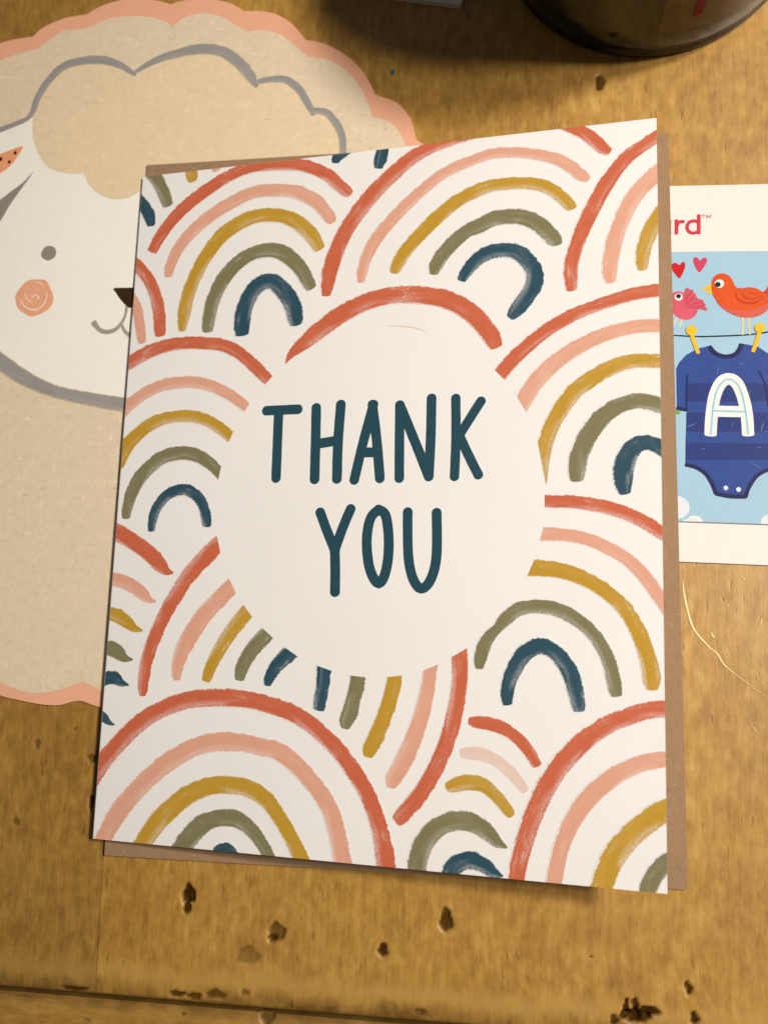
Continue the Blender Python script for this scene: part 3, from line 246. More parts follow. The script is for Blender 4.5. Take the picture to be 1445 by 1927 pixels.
def flat(name, col, rough=0.5, spec=0.12, var=0.12, scale=1200, coat=0.0):
    t = NT(name); c = t.coord()
    base = t.mix(t.noise(c, scale, 3), tuple(k*(1-var) for k in col), tuple(min(1,k*(1+var)) for k in col))
    if coat: t.b.inputs['Coat Weight'].default_value = coat; t.b.inputs['Coat Roughness'].default_value = 0.12
    return t.out(base, rough, spec)

# ------------------------------------------------------------------ object helpers
def tag(o, label=None, cat=None, group=None, kind=None):
    for k, v in (('label',label),('category',cat),('group',group),('kind',kind)):
        if v: o[k] = v
    return o
def empty(name, loc): 
    o = bpy.data.objects.new(name, None); COL.objects.link(o); o.location = loc; o.empty_display_size = .01; return o
def adopt(o, parent):
    if parent is not None:
        o.parent = parent
        if parent.parent is None: o.matrix_parent_inverse = Matrix.Translation(-Vector(parent.location))
    return o
def link(name, me, mat, parent=None):
    o = bpy.data.objects.new(name, me); COL.objects.link(o)
    if mat is not None and not me.materials: me.materials.append(mat)
    return adopt(o, parent)
def from_bm(name, bm, mat, parent=None, smooth=False):
    me = bpy.data.meshes.new(name); bm.normal_update(); bm.to_mesh(me); bm.free()
    if smooth:
        for p in me.polygons: p.use_smooth = True
    return link(name, me, mat, parent)

def catmull(pts, step, closed=False):
    """smooth, evenly resampled polyline through pts (any dimension)"""
    P = np.array(pts, float); n = len(P)
    if n == 2: 
        k = max(2, int(np.linalg.norm(P[1,:2]-P[0,:2])/step)+1); return [tuple(P[0]+(P[1]-P[0])*i/(k-1)) for i in range(k)]
    out = []
    idx = (lambda i: i % n) if closed else (lambda i: min(max(i,0),n-1))
    for i in range(n if closed else n-1):
        a, b, c, d = P[idx(i-1)], P[idx(i)], P[idx(i+1)], P[idx(i+2)]
        k = max(2, int(np.linalg.norm(c[:2]-b[:2])/step)+1)
        for j in range(k):
            t = j/k
            out.append(tuple(.5*((2*b)+(-a+c)*t+(2*a-5*b+4*c-d)*t*t+(-a+3*b-3*c+d)*t**3)))
    if not closed: out.append(tuple(P[-1]))
    return out

def ribbon_rows(pts, step=0.7, cap=0.16, wob=0.03, seed=0.0, cols=4, round_cap=False):
    """rows of (x,y,u,v) across a brush stroke"""
    c = catmull(pts, step)
    xy = np.array([p[:2] for p in c]); wd = np.array([max(p[2],0.05) for p in c])
    tn = np.gradient(xy, axis=0); tn /= np.maximum(np.linalg.norm(tn, axis=1)[:,None], 1e-9)
    ks = 6 if round_cap else 4
    capl = .5 if round_cap else cap
    pre, post = [], []
    for j in range(1, ks+1):
        t = j/ks*0.985; s = math.sqrt(1-t*t)
        if not round_cap: s = 1-(1-s)*0.75
        pre.append((xy[0]-tn[0]*wd[0]*capl*t, wd[0]*s, tn[0])); post.append((xy[-1]+tn[-1]*wd[-1]*capl*t, wd[-1]*s, tn[-1]))
    seq = pre[::-1]+list(zip(xy, wd, tn))+post
    rows, L, last = [], 0.0, None
    for q, ww, t in seq:
        if last is not None: L += float(np.linalg.norm(q-last))
        last = q; nn = np.array([-t[1], t[0]]); row = []
        for j in range(cols+1):
            v = j/cols; s = (v-.5)
            k = ww*(1+wob*noise.noise(Vector((L*.7, v*3+seed*7.3, seed))))
            p = q+nn*k*s
            row.append((p[0], p[1], L, v))
        rows.append(row)
    return rows
def add_rows(bm, rows, place, z=0.0):
    uvl = bm.loops.layers.uv.verify()
    vs = [[bm.verts.new(place(p[0],p[1],z+p[2]*.0004)) for p in r] for r in rows]
    for i in range(len(rows)-1):
        for j in range(len(rows[0])-1):
            try: f = bm.faces.new((vs[i][j], vs[i][j+1], vs[i+1][j+1], vs[i+1][j]))
            except ValueError: continue
            for lp, (a, b) in zip(f.loops, ((i,j),(i,j+1),(i+1,j+1),(i+1,j))): lp[uvl].uv = (rows[a][b][2], rows[a][b][3])
def face_up(bm, n):
    bm.normal_update()
    for f in bm.faces:
        if f.normal.dot(n) < 0: f.normal_flip()
def tess(bm, pts, place, z):
    co = [Vector((p[0],p[1],0)) for p in pts]
    vs = [bm.verts.new(place(p[0],p[1],z)) for p in pts]
    for tri in geometry.tessellate_polygon([co]):
        try: bm.faces.new([vs[i] for i in tri])
        except ValueError: pass
    return vs
LIFT = None
def table_place(x, y, z): return Vector((x*MM, y*MM, (z+(LIFT(x,y) if LIFT else 0))*MM))
UP = Vector((0,0,1))
def blob(name, pts, z, mat, parent, step=.5, smooth=True, place=table_place):
    bm = bmesh.new(); o = catmull(pts, step, closed=True) if smooth else pts
    tess(bm, o, place, z); face_up(bm, UP); return from_bm(name, bm, mat, parent)
def lobed(name, lobes, z, mat, parent, step=.8):
    pts = []
    for l in lobes: pts += catmull(l, step)[:-1]
    bm = bmesh.new(); tess(bm, pts, table_place, z); face_up(bm, UP); return from_bm(name, bm, mat, parent), pts
def stroke(name, pts, z, mat, parent, step=.5, round_cap=False, wob=.04, dz=0.004):
    bm = bmesh.new()
    for k, p in enumerate(pts if isinstance(pts[0], list) else [pts]):
        add_rows(bm, ribbon_rows(p, step, seed=random.random()*9, wob=wob, round_cap=round_cap), table_place, z+k*dz)
    face_up(bm, UP); return from_bm(name, bm, mat, parent)
def disc(name, c, z, mat, parent, n=28, wob=.05, sy=1.0):
    bm = bmesh.new(); s = random.random()*50
    pts = [(c[0]+math.cos(a)*c[2]/2*(1+wob*noise.noise(Vector((math.cos(a)*1.5,math.sin(a)*1.5,s)))), c[1]+sy*math.sin(a)*c[2]/2*(1+wob*noise.noise(Vector((math.cos(a)*1.5,math.sin(a)*1.5,s))))) for a in [2*math.pi*i/n for i in range(n)]]
    tess(bm, pts, table_place, z); face_up(bm, UP); return from_bm(name, bm, mat, parent)

# ------------------------------------------------------------------ tabletop
SEAM = -99.6
def wood_mat(name, along='Y', tint=1.0, shift=0.0):
    t = NT(name); c0 = t.mapping(t.coord(), (1,1,1), (shift, shift*.7, 0))
    sw = (lambda k: (1,k,1)) if along == 'Y' else (lambda k: (k,1,1))
    wv = t.noise(c0, 30, 2)
    warp = t.n('ShaderNodeVectorMath', {0: c0, 1: t.n('ShaderNodeCombineXYZ', {0: t.math('MULTIPLY', wv, .004), 1: t.math('MULTIPLY', wv, .004), 2: 0.0}).outputs[0]}, operation='ADD').outputs[0]
    fine = t.noise(t.mapping(warp, sw(.09)), 1300, 4, .6)
    mid = t.noise(t.mapping(warp, sw(.22)), 620, 3, .6)
    mott = t.noise(t.mapping(warp, sw(.60)), 430, 4, .62)
    broad = t.noise(t.mapping(warp, sw(.35)), 24, 3)
    hair = t.noise(t.mapping(warp, sw(.05)), 2700, 3, .65)
    v = t.math('MULTIPLY_ADD', hair, .17, t.math('MULTIPLY_ADD', fine, .17, t.math('MULTIPLY_ADD', t.noise(t.mapping(warp, sw(.7)), 95, 3, .6), .22, t.math('MULTIPLY_ADD', mid, .24, t.math('MULTIPLY_ADD', mott, .42, t.math('MULTIPLY', broad, .12))))))
    cr = t.n('ShaderNodeValToRGB', {0: v}); e = cr.color_ramp.elements
    T = lambda r, g, b: (r*tint, g*tint, b*tint, 1)
    e[0].position = .46; e[0].color = T(.205,.090,.010); e[1].position = .86; e[1].color = T(.53,.325,.085)
    x = e.new(.59); x.color = T(.300,.150,.025); x = e.new(.70); x.color = T(.395,.216,.038)
    col = cr.outputs[0]
    pore = t.math('MULTIPLY', t.ramp(t.noise(t.mapping(warp, sw(.20)), 1150, 2, .6), .60, .72), t.ramp(t.noise(c0, 120, 2), .38, .62))
    col = t.mix(t.math('MULTIPLY', pore, .62), col, (.12,.05,.009))
    wear = t.n('ShaderNodeAttribute', attribute_name='wear').outputs['Fac']
    dirt = t.n('ShaderNodeAttribute', attribute_name='dent').outputs['Fac']
    dj = t.math('MULTIPLY', dirt, t.math('MULTIPLY_ADD', t.noise(c0, 700, 3), .5, .72), clamp=True)
    col = t.mix(t.math('MULTIPLY', wear, .7, clamp=True), col, T(.44,.255,.060))
    col = t.mix(dj, col, t.mix(t.noise(c0, 1400, 2), (.014,.0055,.001), (.062,.025,.005)))
    h = t.math('ADD', t.math('MULTIPLY', hair, .8), t.math('ADD', t.math('MULTIPLY', pore, -1.0), t.math('MULTIPLY', t.noise(c0, 180, 3), .9)))
    t.bump(h, 0.22, 0.00012)
    sc_ = t.ramp(t.noise(t.mapping(c0, (1,.03,1)), 2400, 2), .66, .72)
    r = t.math('ADD', t.math('MULTIPLY_ADD', t.noise(c0, 160, 3), .16, .36), t.math('MULTIPLY', dirt, .5))
    t.set(t.b.inputs['Specular IOR Level'], t.math('MULTIPLY_ADD', dirt, -.75, .62, clamp=True)); return t.out(col, t.math('SUBTRACT', r, t.math('MULTIPLY', sc_, .1)))

def lines(a, b, fa, fb, step):
    f = list(np.arange(fa, fb+1e-6, step)); lo = [x for x in (a, (a+fa)/2) if x < fa-1e-6]; hi = [x for x in ((b+fb)/2, b) if x > fb+1e-6]
    return np.array(lo+f+hi)
def plank(name, x0, x1, y0, y1, mat, parent, fx, fy, step, worn_edge=None):
    """board with its own top relief, dents and eased edges; coordinates in mm"""
    xs = lines(x0, x1, max(x0,fx[0]), min(x1,fx[1]), step); ys = lines(y0, y1, max(y0,fy[0]), min(y1,fy[1]), step)
    X, Y = np.meshgrid(xs, ys); Z = np.zeros_like(X); dent = np.zeros_like(X); wear = np.zeros_like(X)
    for (cx, cy, rx, ry, dep, tone, rot) in D['dents']:
        if cy < SEAM and y0 >= SEAM-.5: continue
        if cy > SEAM and y1 <= SEAM+.5: continue
        c, s = math.cos(rot), math.sin(rot); u = ((X-cx)*c+(Y-cy)*s)/rx; v = (-(X-cx)*s+(Y-cy)*c)/ry
        r = np.sqrt(u*u+v*v)*(1+.12*np.sin(3*np.arctan2(v,u)+cx)+.08*np.sin(5*np.arctan2(v,u)+cy))
        k = np.clip((1.08-r)/.24, 0, 1); k = k*k*(3-2*k)
        Z -= dep*1.3*k; dent = np.maximum(dent, k*tone)
        rim = np.exp(-((r-1.25)/.18)**2); wear = np.maximum(wear, rim*.28*min(1,tone))
    def edge(d, r, depth):
        k = np.clip(1-d/r, 0, 1); return depth*(1-np.sqrt(np.maximum(0,1-k*k)))
    if worn_edge == 'low':
        jag = .55*np.sin(X*.21)+.35*np.sin(X*.57+1)+.3*np.sin(X*1.31+.4)+.2*np.sin(X*2.9)
        d = Y-y0
        Z -= edge(d, 5.0, 1.0)
        wear = np.maximum(wear, np.exp(-((d-4.6-jag*.5)/1.7)**2)*.95)
        dk = np.clip((3.5+jag-d)/2.2, 0, 1)*(.66+.30*np.sin(X*.083+2.2)+.12*np.sin(X*.37)+.1*np.sin(X*1.1)); dent = np.maximum(dent, dk*.62)
        dent = np.maximum(dent, np.clip((.7-d)/.5, 0, 1)*.8)
    elif worn_edge == 'high':
        d = y1-Y; jag = .3*np.sin(X*.33)+.25*np.sin(X*.9+2)
        Z -= edge(d, 1.6, .9); dent = np.maximum(dent, np.clip((2.0+jag-d)/1.7, 0, 1)*.6)
        wear = np.maximum(wear, np.exp(-((d-2.6)/.9)**2)*.5)
    ny, nx = X.shape
    V = np.stack([X, Y, Z], -1).reshape(-1,3)*MM
    i = np.arange(ny*nx).reshape(ny,nx)
    F = np.stack([i[:-1,:-1], i[:-1,1:], i[1:,1:], i[1:,:-1]], -1).reshape(-1,4)
    ring = np.concatenate([i[0,:], i[1:,-1], i[-1,-2::-1], i[-2:0:-1,0]])
    low = V[ring].copy(); low[:,2] = -22*MM
    t0 = len(V); n = len(ring); b0 = t0+n; V = np.concatenate([V, V[ring], low])
    side = [(t0+(k+1)%n, t0+k, b0+k, b0+(k+1)%n) for k in range(n)]
    me = bpy.data.meshes.new(name); me.from_pydata(V.tolist(), [], F.tolist()+side+[tuple(b0+k for k in range(n))][::-1])
    me.polygons.foreach_set('use_smooth', [True]*len(F)+[False]*(len(me.polygons)-len(F)))
    for nm, arr in (('dent',dent),('wear',wear)):
        a = me.attributes.new(nm, 'FLOAT', 'POINT'); a.data.foreach_set('value', np.concatenate([arr.reshape(-1), arr.reshape(-1)[ring], np.zeros(n)]).astype(np.float32))
    me.update()
    return link(name, me, mat, parent)

bm = bmesh.new(); bmesh.ops.create_cube(bm, size=1)
for v in bm.verts: v.co = Vector((v.co.x*.66, v.co.y*.71+.145, v.co.z*.02-.0325))
under = from_bm('tabletop', bm, wood_mat('wood_underside'))
tag(under, 'worn honey brown wooden tabletop with dents and a cross board at its end', kind='structure')
WB = [wood_mat('wood_board_a','Y',1.0,0.0), wood_mat('wood_board_b','Y',.84,.37), wood_mat('wood_board_c','Y',1.03,.81), wood_mat('wood_board_shaded','Y',.80,0.0)]
plank('plank', -56.0, 130, SEAM+.12, 500, WB[0], under, (-57,84), (SEAM-1,126), .36, 'low')
plank('plank', -120, -56.003, SEAM+.12, 500, WB[3], under, (-104,-56), (SEAM-1,126), .36, 'low')  # darker tint stands in for shade cast over the lower left
plank('plank', -330, -120.02, SEAM+.12, 500, WB[1], under, (-140,-121), (SEAM-1,SEAM+9), 1.5, 'low')
plank('plank', 130.02, 330, SEAM+.12, 500, WB[2], under, (131,140), (SEAM-1,SEAM+9), 1.5, 'low')
plank('end_board', -330, 330, -210, SEAM-.12, wood_mat('wood_end_board','X',.86,1.3), under, (-104,84), (-118,SEAM+1), .36, 'high')
gloss = NT('varnish_ridge').out((.58,.42,.18), .3, .6)
for sp in D['scratch']:
    bm = bmesh.new(); rw = ribbon_rows(sp, .35, wob=.25, seed=random.random()*9, cols=6)
    vs = [[bm.verts.new(table_place(q[0], q[1], .005+min(.11,sp[len(sp)//2][2]*.4)*(1-(2*q[3]-1)**2))) for q in a] for a in rw]
    for a in range(len(vs)-1):
        for b in range(6): bm.faces.new((vs[a][b],vs[a][b+1],vs[a+1][b+1],vs[a+1][b]))
    face_up(bm, UP); from_bm('scratch', bm, gloss, under, True)
disc('paint_fleck', D['fleck'][0], .05, flat('teal_fleck', (.03,.13,.16)), under, n=7, wob=.5, sy=1.3)

# ------------------------------------------------------------------ sheep card (lies on the table)
ZS = 0.4
def curl(x, y):
    a = min(1,max(0,(-36-y)/32)); b = min(1,max(0,(-57-x)/10)); return 1.8*a*a*b*b*(3-2*b)
LIFT = curl
peach, tan, lock_m = paper('peach_paper',(.74,.385,.245),.05,0,.7), paper('fleece_paper',(.67,.56,.40),.10,.34,.72,700), paper('forelock_paper',(.71,.57,.38),.09,.28,.72,700)
cream = paper('cream_paper',(.82,.80,.73),.04,.06,.7); greyp = paint('grey_brush',(.29,.275,.265),(.66,.54,.34),.25); greyf = paper('grey_print',(.25,.23,.20),.06)
sheep = empty('sheep_card', (-.02,.02,0))
tag(sheep, 'scalloped card printed with a sheep face, peach border and tan fleece', 'card')
pts = []
for l in D['outline']: pts += catmull(l, .8)[:-1]
bm = bmesh.new(); top = tess(bm, pts, table_place, ZS); bot = tess(bm, pts, table_place, 0.02)
for a in range(len(pts)):
    b = (a+1) % len(pts)
    bm.faces.new((top[a], top[b], bot[b], bot[a]))
bmesh.ops.recalc_face_normals(bm, faces=bm.faces)
from_bm('border', bm, peach, sheep)
fl, _ = lobed('fleece', D['fleece'], ZS+.03, tan, sheep)
face = blob('face', D['face'], ZS+.06, cream, sheep, .8)
lobed('forelock', D['lock'], ZS+.09, lock_m, sheep)
for k, g in enumerate(D['gray']): stroke('fleece_outline', g, ZS+.12+k*.012, greyp, sheep, .6, wob=.06)
blob('ear_shadow', D['wedge'], ZS+.10, greyf, face)
ear = blob('inner_ear', D['ear'], ZS+.10, paper('ear_orange',(.76,.33,.16),.1), face)
for e in D['eardots']: disc('ear_dot', e, ZS+.13, flat('dot_black',(.02,.015,.012)), face, n=12, wob=.3)
disc('eye', D['eye'][0], ZS+.10, greyf, face, wob=.12)
ck = disc('cheek', D['cheek'][0], ZS+.10, paper('cheek_orange',(.74,.36,.22),.14,0,.7,1500), face, n=48, wob=.13)
for s_ in D['swirl']: stroke('cheek_swirl', [(a,b,c*.7) for a,b,c in s_], ZS+.13, cream, face, .3, wob=.2)
blob('nose', D['nose'], ZS+.13, flat('nose_brown',(.035,.018,.006),.6), face, .4)
for k, s_ in enumerate(D['mouth']): stroke('mouth', s_, ZS+.10+k*.015, paint('grey_line',(.33,.29,.25),(.78,.74,.62),.15), face, .3)

LIFT = None
# ------------------------------------------------------------------ gift card (lies on the table, partly under the envelope)
ZG = 0.45
gcx, gcy, ga = 65.3, 23.7, math.radians(-2.0)
gift = empty('gift_card', (gcx*MM, gcy*MM, 0))
tag(gift, 'white gift card printed with birds and a blue baby bodysuit on a clothesline', 'gift card')
def rrect(w2, h2, r, n=6):
    out = []
    for sx, sy, a0 in ((1,1,0),(-1,1,90),(-1,-1,180),(1,-1,270)):
        for k in range(n+1):
            a = math.radians(a0+90*k/n); x, y = sx*(w2-r)+math.cos(a)*r, sy*(h2-r)+math.sin(a)*r
            out.append((gcx+x*math.cos(ga)-y*math.sin(ga), gcy+x*math.sin(ga)+y*math.cos(ga)))
    return out
g = rrect(24.0, 37.85, 2.2); bm = bmesh.new()
top = tess(bm, g, table_place, ZG); bot = tess(bm, g, table_place, .02)
for a in range(len(g)): bm.faces.new((top[a], top[(a+1)%len(g)], bot[(a+1)%len(g)], bot[a]))
bmesh.ops.recalc_face_normals(bm, faces=bm.faces)
from_bm('card_base', bm, flat('gift_white',(.71,.675,.63),.3,.4,.02,400), gift)
def grect(u0, u1, v0, v1):
    return [(gcx+x*math.cos(ga)-y*math.sin(ga), gcy+x*math.sin(ga)+y*math.cos(ga)) for x, y in ((u0,v0),(u1,v0),(u1,v1),(u0,v1))]
panel = blob('picture_panel', grect(-23.9,23.9,-30.1,23.9), ZG+.03, flat('sky_print',(.30,.475,.60),.42,.2,.05,90), gift, smooth=False)
blob('panel_edge_line', grect(-23.9,23.9,-30.35,-30.1), ZG+.03, flat('edge_grey',(.2,.18,.2)), gift, smooth=False)
def trim_low(o):
    q = grect(0,1,-30.1,0); b = bmesh.new(); b.from_mesh(o.data)
    bmesh.ops.bisect_plane(b, geom=b.verts[:]+b.edges[:]+b.faces[:], plane_co=Vector((q[0][0]*MM,q[0][1]*MM,0)), plane_no=Vector((math.sin(ga),-math.cos(ga),0)), clear_outer=True); b.to_mesh(o.data); b.free()
redm = flat('logo_red',(.52,.035,.06)); yel = flat('peg_yellow',(.72,.44,.02),.4); legm = flat('leg_yellow',(.72,.56,.18)); blk = flat('print_black',(.012,.012,.016)); wht = flat('print_white',(.72,.71,.69))
for nm, k in (('letter_a','ga'),('letter_r','gr'),('letter_d','gd')): stroke(nm, D[k], ZG+.04, redm, gift, .25, wob=0)
stroke('trademark', D['tm'], ZG+.04, redm, gift, .2, wob=0, dz=.003)
for k, c in enumerate(D['cloud']): cl = disc('cloud', c, ZG+.034+k*.003, flat('cloud_white',(.62,.65,.68)), panel, n=32, wob=.02); trim_low(cl)
disc('leaf', D['leafbit'][0], ZG+.05, flat('leaf_green',(.13,.33,.04)), panel, n=10, wob=.4)
blob('heart', D['heart_red'], ZG+.05, flat('heart_red',(.46,.010,.014)), panel, .3)
blob('heart', D['heart_pink'], ZG+.05, flat('heart_pink',(.50,.05,.11)), panel, .3)
pk = flat('bird_pink',(.54,.085,.125),.5,.12,.25,500); pk2 = flat('bird_pink_line',(.42,.03,.06))
blob('pink_bird', D['pbird'], ZG+.06, pk, panel, .3); blob('pink_wing', D['pwing'], ZG+.08, flat('wing_pink',(.52,.075,.115),.5,.12,.2,500), panel, .3)
for s_ in D['pfeather']: stroke('feather_line', s_, ZG+.10, pk2, panel, .2)
for s_ in D['pleg']: stroke('bird_leg', s_, ZG+.05, legm, panel, .25)
disc('bird_eye', D['peye'][0], ZG+.10, wht, panel, wob=.02); disc('pupil', D['peye'][1], ZG+.12, blk, panel, wob=.05)
stroke('clothesline', D['rope'], ZG+.05, blk, panel, .4, wob=.25)
for s_ in D['oleg']: stroke('bird_leg', s_, ZG+.07, legm, panel, .25)
blob('orange_bird', D['obird'], ZG+.09, flat('bird_orange',(.58,.075,.010),.5,.12,.15,400), panel, .3)
t = NT('belly_red'); blob('bird_belly', D['obelly'], ZG+.10, t.out(t.mix(t.noise(t.coord(),500,3), (.46,.030,.006), (.54,.05,.008)), .45), panel, .3)
blob('bird_tail', D['otail'], ZG+.11, flat('tail_red',(.52,.03,.012)), panel, .3)
for s_ in D['owing']: stroke('wing_line', s_, ZG+.12, flat('wing_rust',(.45,.035,.008)), panel, .25)
for s_ in D['obeak']: blob('beak', s_, ZG+.08, yel, panel, .3, smooth=False)
disc('bird_eye', D['oeye'][0], ZG+.12, wht, panel, wob=.02); disc('pupil', D['oeye'][1], ZG+.14, blk, panel, wob=.05)
navy = flat('trim_navy',(.016,.016,.075),.4)
suit = blob('bodysuit', D['suit'], ZG+.07, flat('suit_blue',(.026,.060,.245),.45,.12,.15,700), panel, smooth=False)
for s_ in D['stripe']: blob('suit_stripe', s_, ZG+.09, flat('stripe_navy',(.020,.036,.165),.45,.12,.12,700), panel, smooth=False)
for k, s_ in enumerate(D['trim']): stroke('suit_trim', s_, ZG+.11+k*.004, navy, panel, .3)
for s_ in [D['A']]: stroke('letter_a_patch', s_, ZG+.15, wht, panel, .3, wob=.03)
stroke('patch_inline', D['Ain'], ZG+.18, flat('inline_blue',(.24,.50,.62)), panel, .3)
for s_ in D['nicks']: stroke('scratch_mark', [(a,b,c*.5) for a,b,c in s_], ZG+.20, flat('scuff',(.25,.29,.42)), panel, .2, wob=.4)
for s_ in D['snap']: disc('snap', s_, ZG+.16, flat('snap_white',(.62,.66,.72)), panel, wob=.1)
for c, s_ in D['pin']:
    stroke('clothes_peg', s_, ZG+.17, yel, panel, .3); disc('peg_head', c[0], ZG+.19, yel, panel, wob=.03)

# ------------------------------------------------------------------ kraft envelope
kraft = paper('kraft_paper',(.285,.178,.098),.10,.45,.78,800)
EW, EH = 111.0, 146.0
envl = empty('kraft_envelope', (0,0,.0005)); tag(envl, 'brown kraft envelope under the rainbow card', 'envelope')
def sheet(name, pts_fn, nu, nv, thick, mat, parent, smooth=True):
    bm = bmesh.new(); T_, B_ = [], []
    for j in range(nv+1):
        T_.append([bm.verts.new(pts_fn(i/nu, j/nv, 0)) for i in range(nu+1)]); B_.append([bm.verts.new(pts_fn(i/nu, j/nv, -thick)) for i in range(nu+1)])
    for j in range(nv):
        for i in range(nu):
            bm.faces.new((T_[j][i],T_[j][i+1],T_[j+1][i+1],T_[j+1][i])); bm.faces.new((B_[j][i],B_[j+1][i],B_[j+1][i+1],B_[j][i+1]))
    for i in range(nu):
        bm.faces.new((T_[0][i+1],T_[0][i],B_[0][i],B_[0][i+1])); bm.faces.new((T_[nv][i],T_[nv][i+1],B_[nv][i+1],B_[nv][i]))
    for j in range(nv):
        bm.faces.new((T_[j][0],T_[j+1][0],B_[j+1][0],B_[j][0])); bm.faces.new((T_[j+1][nu],T_[j][nu],B_[j][nu],B_[j+1][nu]))
    return from_bm(name, bm, mat, parent)
def env_top(u, v, z):
    x, y = (u-.5)*EW, (v-.5)*EH
    return Vector((x*MM, y*MM, (.9+z+.04*math.sin(x*.11)*math.sin(y*.07))*MM))
def env_low(u, v, z):
    x, y = (u-.5)*(EW-.25), (v-.5)*(EH-.25); return Vector((x*MM, y*MM, (.68+z)*MM))
sheet('front_panel', env_top, 12, 14, .2, kraft, envl)
sheet('back_panel', env_low, 2, 2, .14, kraft, envl)
bm = bmesh.new(); fl_pts = [(-EW/2+.4,EH/2-.4),(EW/2-.4,EH/2-.4),(8,EH/2-62),(-8,EH/2-62)]
tp = tess(bm, fl_pts, table_place, .53); bt = tess(bm, fl_pts, table_place, .47)
for a in range(4): bm.faces.new((tp[a],tp[(a+1)%4],bt[(a+1)%4],bt[a]))
bmesh.ops.recalc_face_normals(bm, faces=bm.faces); from_bm('flap', bm, kraft, envl)

# ------------------------------------------------------------------ greeting card
C0 = Vector((-3.01818,-.262843,7.803665)); CU = Vector((.9938226,-.00859811,.11064676)); CV = Vector((.00945497,.99992922,-.00722175)); CN = CU.cross(CV).normalized()
CW, CH = 54.0, 69.85
def card_place(u, v, z): return (C0+CU*u+CV*v+CN*(z+.7*(1-(v/69.85)**2)*(u/108+.5)))*MM
gcard = empty('greeting_card', ((C0-CU*CW)*MM)); gcard.location.z = .0009
tag(gcard, 'folded white thank you card painted with rainbows, standing slightly open on a kraft envelope', 'greeting card')
stock = paper('card_stock', PAPER, .015, 0, .6, 1500)
front = sheet('front_cover', lambda u, v, z: card_place((2*u-1)*CW, (2*v-1)*CH, z), 16, 28, .3, stock, gcard)
a0, a1 = C0-CU*CW-CV*CH, C0-CU*CW+CV*CH
def back_pt(u, v, z):
    y = a0.y+(a1.y-a0.y)*v; x = a0.x+(a1.x-a0.x)*v+u*107.3
    return Vector((x*MM, y*MM, (1.24+.1*math.sin(v*math.pi)*u+z)*MM))
sheet('back_cover', back_pt, 4, 4, .3, stock, gcard)
# folded spine joining both covers
bm = bmesh.new(); rows = []
for j in range(9):
    v = j/8; tp = a0.lerp(a1, v); top_z = tp.z; bz = .95; r = max(.18,(top_z-bz)/2); rows.append([bm.verts.new(Vector((tp.x-r*.55*math.sin(math.pi*k/6), tp.y, bz+(top_z-bz)*(.5-.5*math.cos(math.pi*k/6))))*MM) for k in range(7)])
for j in range(8):
    for k in range(6): bm.faces.new((rows[j][k],rows[j+1][k],rows[j+1][k+1],rows[j][k+1]))
bmesh.ops.recalc_face_normals(bm, faces=bm.faces); from_bm('fold', bm, stock, gcard, True)
PM = {'coral':paint('coral_paint',(.56,.130,.060)),'blush':paint('blush_paint',(.70,.365,.255),dry=.4),'mustard':paint('mustard_paint',(.50,.29,.028)),'olive':paint('olive_paint',(.205,.185,.09),dry=.4),'teal':paint('teal_paint',(.022,.072,.105),dry=.45),'faint':paint('faint_paint',(.77,.60,.49)),'shell':paint('shell_paint',(.74,.56,.49),dry=.3)}
def clip(bm, a, b, keep):
    """trim the print along the line a-b, keeping the side of point keep"""
    A, B, Kp = card_place(*a,0), card_place(*b,0), card_place(*keep,0)
    n = CN.cross(B-A).normalized()
    if (Kp-A).dot(n) > 0: n = -n
    bmesh.ops.bisect_plane(bm, geom=bm.verts[:]+bm.edges[:]+bm.faces[:], plane_co=A, plane_no=n, clear_outer=True, dist=1e-7)
ez = .01
EDGES = [((-CW+ez,-CH),(-CW+ez,CH)),((CW-ez,-CH),(CW-ez,CH)),((-CW,-CH+ez),(CW,-CH+ez)),((-CW,CH-ez),(CW,CH-ez))]
for i, (col, pts, cut) in enumerate(STROKES):
    bm = bmesh.new(); add_rows(bm, ribbon_rows([(x,y,w_*1.03) for x,y,w_ in pts], .6, seed=i*.37, wob=.022, cols=5), card_place, .03)
    for a, b in EDGES: clip(bm, a, b, (0,0))
    if cut:
        # keep the outer side: away from the white circle in the middle
        m = ((cut[0][0]+cut[1][0])/2, (cut[0][1]+cut[1][1])/2); cc = (1.5,2.0)
        clip(bm, cut[0], cut[1], (m[0]*2-cc[0], m[1]*2-cc[1]))
    if not bm.faces: bm.free(); continue
    face_up(bm, CN); from_bm('painted_arc', bm, PM[col], front)
ink = flat('letter_ink',(.017,.062,.088),.55,.25,.2,1500)
for ch, wd, parts in LETTERS:
    bm = bmesh.new()
    for k, p in enumerate(parts): add_rows(bm, ribbon_rows([(x,y,wd) for x,y in p], .5, wob=.03, seed=k+ord(ch)*.1, round_cap=True, cols=6), card_place, .03+k*.008)
    face_up(bm, CN); from_bm('letter_'+ch, bm, ink, front)

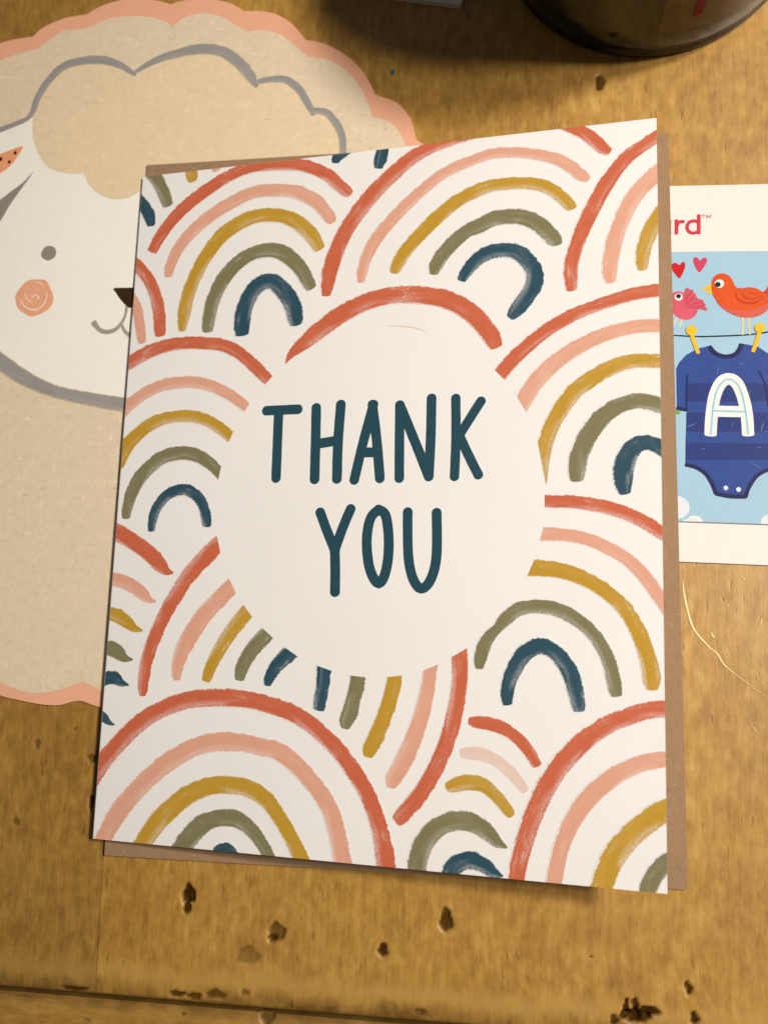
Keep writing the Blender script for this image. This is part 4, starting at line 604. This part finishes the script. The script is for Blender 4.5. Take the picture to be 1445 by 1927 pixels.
# ------------------------------------------------------------------ black jar
jx, jy, jr = D['jar']; jr += 2.2
jar = empty('black_jar', (jx*MM, jy*MM, 0)); tag(jar, 'glossy black round jar standing on the table', 'jar')
def lathe(name, prof, mat, parent, n=96):
    bm = bmesh.new(); rings = []
    for r, z in prof: rings.append([bm.verts.new(Vector(((jx+r*math.cos(2*math.pi*k/n))*MM, (jy+r*math.sin(2*math.pi*k/n))*MM, z*MM))) for k in range(n)] if r > 0 else [bm.verts.new(Vector((jx*MM,jy*MM,z*MM)))])
    for a, b in zip(rings, rings[1:]):
        for k in range(n):
            k2 = (k+1)%n
            q = [a[k%len(a)], a[k2%len(a)], b[k2%len(b)], b[k%len(b)]]; q = list(dict.fromkeys(q))
            if len(q) > 2: bm.faces.new(q)
    bmesh.ops.recalc_face_normals(bm, faces=bm.faces); return from_bm(name, bm, mat, parent, True)
t = NT('black_glaze'); black = t.out(t.mix(t.noise(t.coord(),40,2),(.004,.003,.002),(.008,.006,.004)), t.ramp(t.noise(t.coord(),90,4,.6),.2,1.6), .5)
lathe('wall', [(0,.8),(jr-5,.8),(jr-3.2,0.0),(jr-1.6,.02),(jr-.7,.7),(jr-.5,1.6),(jr-.9,2.4),(jr-.5,3.4),(jr,5),(jr+.3,9),(jr+.3,40),(jr+.2,50),(jr-.6,54),(jr-2.2,55.2),(jr-2.8,54),(jr-3,10),(jr-4,6),(0,5)], black, jar)
def reflection_patch(name, a0, a1, z0, z1, mat, parent, out=.12):
    bm = bmesh.new(); n = 24; cols = []
    for k in range(n+1):
        a = math.radians(a0+(a1-a0)*k/n); col_ = []
        for rr, z in ((jr+.3,z0),(jr+.3+out,z0+.05),(jr+.3+out,z1-.05),(jr+.3,z1)): col_.append(bm.verts.new(Vector(((jx+rr*math.cos(a))*MM, (jy+rr*math.sin(a))*MM, z*MM))))
        cols.append(col_)
    for a, b in zip(cols, cols[1:]):
        for k in range(3): bm.faces.new((a[k],b[k],b[k+1],a[k+1]))
    bmesh.ops.recalc_face_normals(bm, faces=bm.faces); return from_bm(name, bm, mat, parent)
def reflection_mat(name, a, b):
    t = NT(name); return t.out(t.mix(t.ramp(t.noise(t.coord(),110,3),.35,.65), a, b), .16, .5)
refl = reflection_patch('label', -90, -28, 9.2, 46, reflection_mat('reflection_brown',(.055,.030,.012),(.095,.050,.020)), jar)  # both 'label' patches are reflections painted onto the jar wall
reflection_patch('label', -158, -97, 9.2, 46, reflection_mat('reflection_dark',(.022,.017,.008),(.040,.030,.014)), jar)  # gap left between the patches reads as a dark reflected bar
reflection_patch('reflection_mark', -79, -76, 13.0, 18, flat('mark_red',(.17,.010,.010)), refl, .2)  # small red glint of the reflection, painted as a mark
wax = lathe('dark_filling', [(0,38),(jr-3.1,38),(jr-3.1,30)], flat('dark_wax',(.02,.014,.01),.5), jar)

# ------------------------------------------------------------------ white booklet whose corner shows beside the jar
bk = empty('white_booklet', (13*MM,106*MM,0)); tag(bk, 'corner of a white booklet lying on the table beside the black jar', 'booklet')
(bx, by), (bx2, by2) = D['book']; ang = math.atan2(by-by2, bx-bx2); e1 = Vector((math.cos(ang),math.sin(ang),0)); e2 = Vector((-e1.y,e1.x,0))
def book_pt(u, v, z): return (Vector((bx,by,0))-e1*52*u+e2*74*v+Vector((0,0,z)))*MM
pagem = paper('page_white',(.74,.70,.62),.03)
for nm, z, th, m_ in (('back_cover',.3,.28,pagem),('pages',.95,.65,paper('page_block',(.62,.57,.48),.1)),('front_cover',1.25,.3,pagem)):
    off = .5 if nm == 'pages' else 0
    sheet(nm, lambda u, v, zz, z=z, off=off: book_pt(u*(1-off/26)+off/52, v*(1-off/37)+off/74, z+zz), 2, 2, th, m_, bk)
